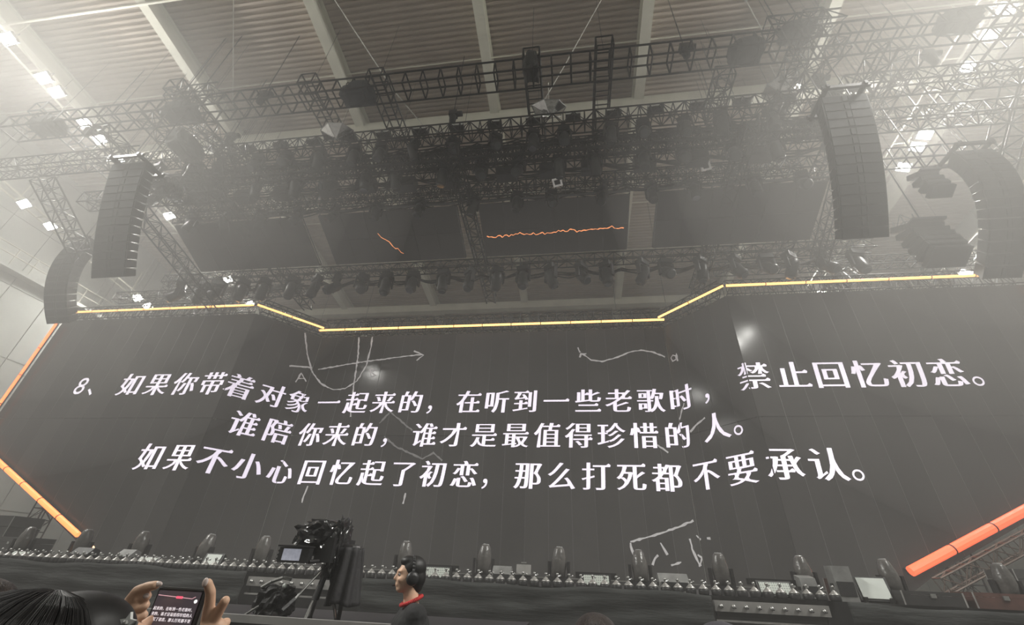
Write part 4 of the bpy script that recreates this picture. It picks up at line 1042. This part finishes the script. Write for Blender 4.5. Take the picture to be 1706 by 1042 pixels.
# left hand: forefinger laid over the top edge, other fingers folded along the side
hand('left hand folded round the phone edge', woman, [
    (L_([(-0.752, 0.778, 1.688), (-0.7435, 0.774, 1.7015), (-0.726, 0.772, 1.7085), (-0.713, 0.773, 1.7115)]), 0.0105, 0.0072),
    (L_([(-0.748, 0.782, 1.680), (-0.738, 0.776, 1.692), (-0.7265, 0.779, 1.695)]), 0.0092, 0.0074),
    (L_([(-0.746, 0.785, 1.668), (-0.738, 0.778, 1.679), (-0.7275, 0.784, 1.682)]), 0.0090, 0.0074),
    (L_([(-0.744, 0.788, 1.654), (-0.738, 0.784, 1.665), (-0.729, 0.791, 1.668)]), 0.0084, 0.0070),
    (L_([(-0.742, 0.795, 1.640), (-0.742, 0.820, 1.655), (-0.735, 0.836, 1.668)]), 0.0100, 0.0080)],
    [(Vector((-0.750, 0.785, 1.676)) - o, Vector((-0.740, 0.790, 1.630)) - o, 0.015, 0.018), (Vector((-0.740, 0.790, 1.640)) - o, Vector((-0.735, 0.785, 1.600)) - o, 0.021, 0.023)],
    [(Vector((-0.7075, 0.7715, 1.7135)) - o, (0.0085, 0.0030, 0.0042), None), (Vector((-0.7235, 0.7735, 1.6965)) - o, (0.0055, 0.003, 0.0045), None)])
# phone
PH = thing('phone', 'dark phone held up by the woman, its screen showing the lettering', 'phone', (-0.702, 0.826, 1.623))
PW, PHH = 0.090, 0.165
MB().box((0, 0, 0), (PW, 0.009, PHH)).build('phone_body', KP, PH)
MB().box((0, -0.005, 0), (PW - 0.006, 0.0015, PHH - 0.006)).build('display', mat('phone_display', (0.03, 0.02, 0.025), 0.15, emit=(0.9, 0.72, 0.8), estr=0.05), PH)
MB().box((0, 0.006, 0), (PW + 0.004, 0.006, PHH + 0.004)).build('phone_case', mat('grey_phone_case', (0.12, 0.12, 0.115), 0.5), PH)
PT = mat('phone_lettering', (0.8, 0.8, 0.8), 0.5, emit=(0.95, 0.85, 0.9), estr=0.9)
for j, line in enumerate(('起来的，在听到一些老歌时，', '来的，谁才是最值得珍惜的人', '忆起了初恋，那么打死都不要')):
    bm = bmesh.new(); z0_ = 0.0535 - 0.0078 * j; st = 0.0062
    for k, ch in enumerate(line):
        V, F = glyph_mesh(ch)
        vv = [bm.verts.new((-0.040 + k * st + v.x * 0.0058, -0.0062, z0_ + (v.y - 0.38) * 0.0058)) for v in V]
        for f in F:
            try: bm.faces.new([vv[q] for q in f])
            except ValueError: pass
    me = bpy.data.meshes.new('screen_lettering'); bm.to_mesh(me); bm.free(); me.materials.append(PT); tag(link('screen_lettering', me, PH), kind='stuff')
MB().poly([(-0.040, -0.0062, 0.0725), (0.028, -0.0062, 0.0695), (0.034, -0.0062, 0.0725)], 0.0006, 5).build('screen_line', glow('pink_line', (0.8, 0.45, 0.5), 0.6), PH)
MB().box((0.003, -0.0062, 0.0705), (0.012, 0.001, 0.0035)).build('record_badge', glow('red_badge', (1.0, 0.12, 0.2), 0.9), PH)
MB().lathe([(0.0028, 0), (0.0028, 0.001)], 14, Matrix.Translation((0.037, -0.0058, 0.066)) @ Matrix.Rotation(PI / 2, 4, 'X')).build('shutter_dot', glow('white_dot', (1, 1, 1), 0.9), PH)
# star-shaped hair clip
HC = thing('hair_clip', 'white star-shaped clip at the edge of the black hair', 'hair clip', (-0.600, 0.628, 1.675))
pts = []
for k in range(10):
    r_ = 0.0125 if k % 2 == 0 else 0.0062; t_ = PI / 2 + PI * k / 5
    pts.append((r_ * math.cos(t_), 0, r_ * math.sin(t_)))
MB().prism(pts, (0, 0.004, 0)).build('star', mat('white_enamel', (0.85, 0.85, 0.83), 0.3), HC)
MB().ball((0, -0.001, 0), 0.004, 8, 6).build('centre_bead', ALU, HC)
MB().box((0, 0.006, 0), (0.022, 0.003, 0.004)).build('clip_bar', ALU, HC)
# other heads in the crowd
def brown_hair(root, h, R):
    q = lambda v: h + R @ Vector(v)
    blob('hair', [(q((0, 0.05, 0.0)), q((0, 0.08, -0.16)), 0.07, 0.05)], [(q((0, 0.026, 0.042)), (0.088, 0.098, 0.082), R), (q((0, 0.05, -0.01)), (0.084, 0.078, 0.09), R)], 0.007, HAIRB, root)
def cap_fn(root, h, R):
    short_hair(root, h, R)
    q = lambda v: h + R @ Vector(v)
    CAPM = mat('grey_cap', (0.06, 0.058, 0.068), 0.8)
    c = blob('cap', [], [(q((0, 0.015, 0.075)), (0.097, 0.108, 0.075), R)], 0.007, CAPM, root)
    MB().box(q((0, -0.14, 0.062)), (0.14, 0.10, 0.012), R).build('cap_peak', CAPM, c)
person('brown-haired onlooker whose crown just rises at the bottom middle', (0.06, 2.0, 0), PI, (0.06, 2.0, 1.522), None, None, brown_hair, None, SHIRT, 0.012)
person('onlooker in a grey cap at the bottom edge right of the middle', (0.52, 2.05, 0), PI, (0.52, 2.05, 1.487), None, None, cap_fn, None, SHIRT, 0.012)
person('dark-haired onlooker at the bottom left corner beyond the filming woman', (-1.86, 1.4, 0), PI, (-1.86, 1.4, 1.555), None, None, brown_hair, None, SHIRT, 0.012)

# ------------------------------------------------------------------ camera platform, tripod, broadcast camera
pf = thing('camera_platform', 'black camera platform with a silver edge strip in the pit', 'platform', (-2.3, 4.55, 0))
MB().box((0, 0.05, 0.675), (3.6, 1.5, 1.35)).build('platform_deck', K, pf)
MB().box((0.0, -0.72, 1.375), (3.6, 0.05, 0.05)).build('edge_strip', SILV, pf)
MB().box((0.0, -0.73, 1.32), (3.62, 0.03, 0.06)).build('edge_board', K, pf)
for k in range(5): MB().lathe([(0.012, 0), (0.012, 0.012)], 8, Matrix.Translation((-1.5 + 0.75 * k, -0.745, 1.335)) @ Matrix.Rotation(PI / 2, 4, 'X')).build('bolt', ALU, pf)
TB = Vector((-2.24, 4.25, 1.35))
tr = thing('tripod', 'chrome and black camera tripod on the pit platform', 'tripod', TB)
CHR = mat('chrome', (0.6, 0.6, 0.6), 0.2, 1.0)
for an in (-100, 20, 140):
    e = Vector((math.cos(math.radians(an)) * 0.16, math.sin(math.radians(an)) * 0.16, 0.0)); s_ = Vector((e.x * 0.25, e.y * 0.25, 0.33))
    lg = MB().tube(s_, s_.lerp(e, 0.55), 0.020, n=10).build('leg', KP, tr)
    MB().tube(s_.lerp(e, 0.5), e, 0.014, n=10).build('chrome_tube', CHR, lg); MB().lathe([(0.02, 0), (0.02, 0.02)], 8, Matrix.Translation(e)).build('foot', K2, lg)
MB().lathe([(0.05, 0.31), (0.06, 0.33), (0.055, 0.38), (0.07, 0.39), (0.07, 0.42)], 14).build('fluid_head', K2, tr)
MB().tube((-0.02, -0.05, 0.39), (-0.12, -0.22, 0.16), 0.011, n=8).build('pan_handle', CHR, tr)
MB().tube((-0.12, -0.22, 0.16), (-0.16, -0.30, 0.08), 0.017, n=8).build('grip', KP, tr)
bc = thing('broadcast_camera', 'video camera under crumpled black rain cover with lit viewfinder', 'camera', TB + Vector((0, 0, 0.43)))
MB().box((0.0, 0.05, 0.10), (0.16, 0.42, 0.20)).build('camera_body', KP, bc)
ln = MB(); ln.smooth = True
ln.lathe([(0.06, 0), (0.065, 0.05), (0.06, 0.16), (0.075, 0.2), (0.07, 0.21)], 16, Matrix.Translation((0, 0.26, 0.10)) @ Matrix.Rotation(-PI / 2, 4, 'X')).build('camera_lens', KP, bc)
PLAST = mat('black_plastic_sheet', (0.012, 0.012, 0.013), 0.12, 0.0, spec=0.9, bump=0.6, bscale=18)
def crumple(name, c, r, seed, amp, parent, m, sub=4, boxy=0.75):
    bm = bmesh.new(); bmesh.ops.create_icosphere(bm, subdivisions=sub, radius=1); rn = random.Random(seed)
    ks = [(Vector((rn.uniform(-1, 1), rn.uniform(-1, 1), rn.uniform(-1, 1))).normalized(), rn.uniform(3, 11), rn.uniform(0, 6)) for _ in range(10)]
    for v in bm.verts:
        q = v.co.copy(); k = 1.0
        for d_, fq, ph in ks: k += amp * (abs(math.sin(fq * q.dot(d_) + ph)) - 0.5) * 0.5
        p = Vector([math.copysign(abs(t_) ** boxy, t_) for t_ in q]) * k
        v.co = Vector((p.x * r[0], p.y * r[1], p.z * r[2])) + Vector(c)
    me = bpy.data.meshes.new(name); bm.to_mesh(me); bm.free(); me.materials.append(m)
    return link(name, me, parent)
crumple('rain_cover', (-0.15, 0.05, 0.205), (0.165, 0.24, 0.125), 4, 0.22, bc, PLAST)
crumple('rain_cover_flap', (0.05, 0.02, 0.13), (0.05, 0.12, 0.20), 9, 0.25, bc, PLAST)
vf = MB().box((-0.20, -0.26, 0.045), (0.28, 0.07, 0.115)).build('viewfinder', KP, bc)
MB().box((-0.215, -0.297, 0.048), (0.165, 0.006, 0.088)).build('viewfinder_display', mat('viewfinder_image', (0.2, 0.2, 0.22), 0.3, var=0.6, scale=22, emit=(0.62, 0.64, 0.75), estr=0.35), vf)
MB().box((-0.2, -0.27, 0.112), (0.29, 0.11, 0.012)).build('sun_hood', K2, vf)
for k in range(3): MB().lathe([(0.012, 0), (0.012, 0.015)], 8, Matrix.Translation((-0.345, -0.27, 0.02 + 0.03 * k)) @ Matrix.Rotation(-PI / 2, 4, 'Y')).build('knob', K2, vf)
MB().tube((-0.06, -0.26, 0.0), (0.0, -0.05, 0.02), 0.016, n=8).build('viewfinder_arm', K2, bc)
# black cloth hanging from the rig
cl = thing('rig_cloth', 'black cloth hanging from the right side of the camera rig', 'cloth', (-2.02, 4.3, 1.35))
V = []; F = []; nx, nz = 40, 14
for j in range(nz + 1):
    for i in range(nx + 1):
        t_ = 2 * PI * i / nx; v = j / nz; rr_ = 0.085 + 0.030 * v + (0.012 + 0.012 * v) * math.sin(7 * t_ + 1.5 * v)
        V.append((rr_ * 1.05 * math.cos(t_) - 0.05 + 0.015 * v, rr_ * 1.3 * math.sin(t_), 0.44 * (1 - v) + 0.12 + 0.012 * math.sin(3 * t_) * v))
for j in range(nz):
    for i in range(nx):
        a = j * (nx + 1) + i; F.append((a, a + 1, a + nx + 2, a + nx + 1))
m = MB(); m.smooth = True; m.add(V, F); c_ = m.build('cloth', mat('rig_cloth', (0.02, 0.019, 0.021), 0.7, bump=0.3, bscale=30), cl)
sd = c_.modifiers.new('thickness', 'SOLIDIFY'); sd.thickness = 0.006
MB().tube((-0.05, 0, 0.0), (-0.05, 0, 0.56), 0.02, n=8).build('stand_pole', K2, cl)
MB().lathe([(0.095, 0.555), (0.085, 0.575), (0.05, 0.585)], 16, Matrix.Translation((-0.05, 0, 0))).build('cloth_top', K2, cl)
# crumpled equipment bag left of the rig
bg = thing('equipment_bag', 'crumpled dark equipment bag with silver hose left of the camera rig', 'bag', (-2.70, 4.3, 1.35))
crumple('bag', (0, 0, 0.11), (0.13, 0.13, 0.12), 12, 0.2, bg, mat('dark_bag', (0.03, 0.029, 0.03), 0.7, bump=0.4, bscale=20))
MB().poly([(-0.12, -0.08, 0.22), (-0.02, -0.10, 0.27), (0.06, -0.08, 0.30), (0.13, -0.05, 0.29)], 0.014, 8).build('silver_hose', ALU, bg)
MB().ball((0.11, -0.1, 0.24), 0.02, 10, 8).build('white_knob', DOTW, bg)
MB().tube((-0.16, -0.2, 0.0), (-0.04, -0.16, 0.09), 0.010, n=8).build('chrome_rod', CHR, bg)

# ------------------------------------------------------------------ racks and cable looms in the lighting band
rk_b = MB().box((0, 0, 0), (0.85, 0.45, 0.55)).mesh('rack_body', KP); rk_f = MB().box((0, -0.24, 0), (0.75, 0.03, 0.42)).mesh('rack_face', K2); rk_h = MB().tube((-0.3, 0, 0.27), (-0.3, 0, 0.45), 0.02, n=5).tube((0.3, 0, 0.27), (0.3, 0, 0.45), 0.02, n=5).mesh('rack_hook', K2)
for k in range(13):
    x = -16.8 + k * 2.02 + random.uniform(-0.3, 0.3)
    root = thing('dimmer_rack', '%s black dimmer rack from the left hung inside the dark lighting band' % ordinal(k + 1), 'rack', (x, 12.0 + random.uniform(-0.1, 0.1), 16.2), 'dimmer racks in the lighting band')
    link('rack_body', rk_b, root); link('rack_face', rk_f, root); link('rack_hook', rk_h, root)
def loom(label, x0, x1, y_, z_, n, sag, seed):
    rn = random.Random(seed); root = thing('cable_loom', label, 'cable', (x0, y_, z_))
    for c in range(5):
        oy, oz = rn.uniform(-0.12, 0.12), rn.uniform(-0.1, 0.1); b = MB(); pts = []
        for k in range(n * 8 + 1):
            u = k / 8.0; pts.append(Vector(((x1 - x0) * u / n, oy, oz - sag * abs(math.sin(PI * u)) * (0.7 + 0.3 * math.sin(u * 2.3 + c)))))
        b.poly(pts, 0.03, 5); b.build('cable', K, root)
loom('sagging black cable loom along the uppermost lighting truss', -18.5, 9.8, 11.02, 16.95, 17, 0.32, 1)
loom('sagging black cable loom along the second lighting truss', -18.5, 9.8, 11.85, 16.2, 14, 0.35, 2)
loom('sagging black cable loom above the overhead screens', -18.5, 9.8, 13.3, 16.3, 12, 0.3, 3)
loom('sagging black cable loom behind the overhead screens', -21.5, 13.0, 16.95, 14.7, 20, 0.3, 4)

# ------------------------------------------------------------------ stacked truss pieces on the long ladder truss, gallery railing on the left wall
truss('spare truss piece stacked crosswise on top of the left lattice cluster', (-17.3, 8.9, 19.35), (-14.9, 8.9, 19.35), 0.6, 0.6, 0.5, 0.035, lac=0.022)
truss('spare truss piece stacked crosswise on top of the right lattice cluster', (7.7, 8.9, 19.4), (10.2, 8.9, 19.4), 0.6, 0.6, 0.5, 0.035, lac=0.022)
truss('slanting lattice piece leaning in the left lattice cluster', (-16.9, 9.4, 18.3), (-13.6, 10.8, 16.6), 0.5, 0.5, 0.45, 0.03, lac=0.02)
truss('slanting lattice piece leaning in the right lattice cluster', (10.2, 9.2, 18.6), (8.2, 11.2, 17.2), 0.5, 0.5, 0.45, 0.03, lac=0.02)
gr = thing('gallery_railing', 'pale gallery railing along the left wall behind the line arrays', 'railing', (-31.6, 8.0, 15.6))
MB().box((0, 11.0, -0.1), (0.7, 24.0, 0.2)).build('gallery_slab', WALLM, gr)
for z in (0.55, 1.05): MB().tube((0.3, -1.0, z), (0.3, 23.0, z), 0.035).build('handrail', BEAM, gr)
pm_ = MB().tube((0.3, 0, 0), (0.3, 0, 1.05), 0.03).mesh('post', BEAM)
for k in range(25): link('post', pm_, gr, (0, -1.0 + k, 0))
# lit pictures and lettering need no light sampling of their own
for m_ in bpy.data.materials:
    if m_.name not in ('flood_glass', 'amber_glow', 'orange_glow', 'red_orange_glow'): m_.cycles.emission_sampling = 'NONE'
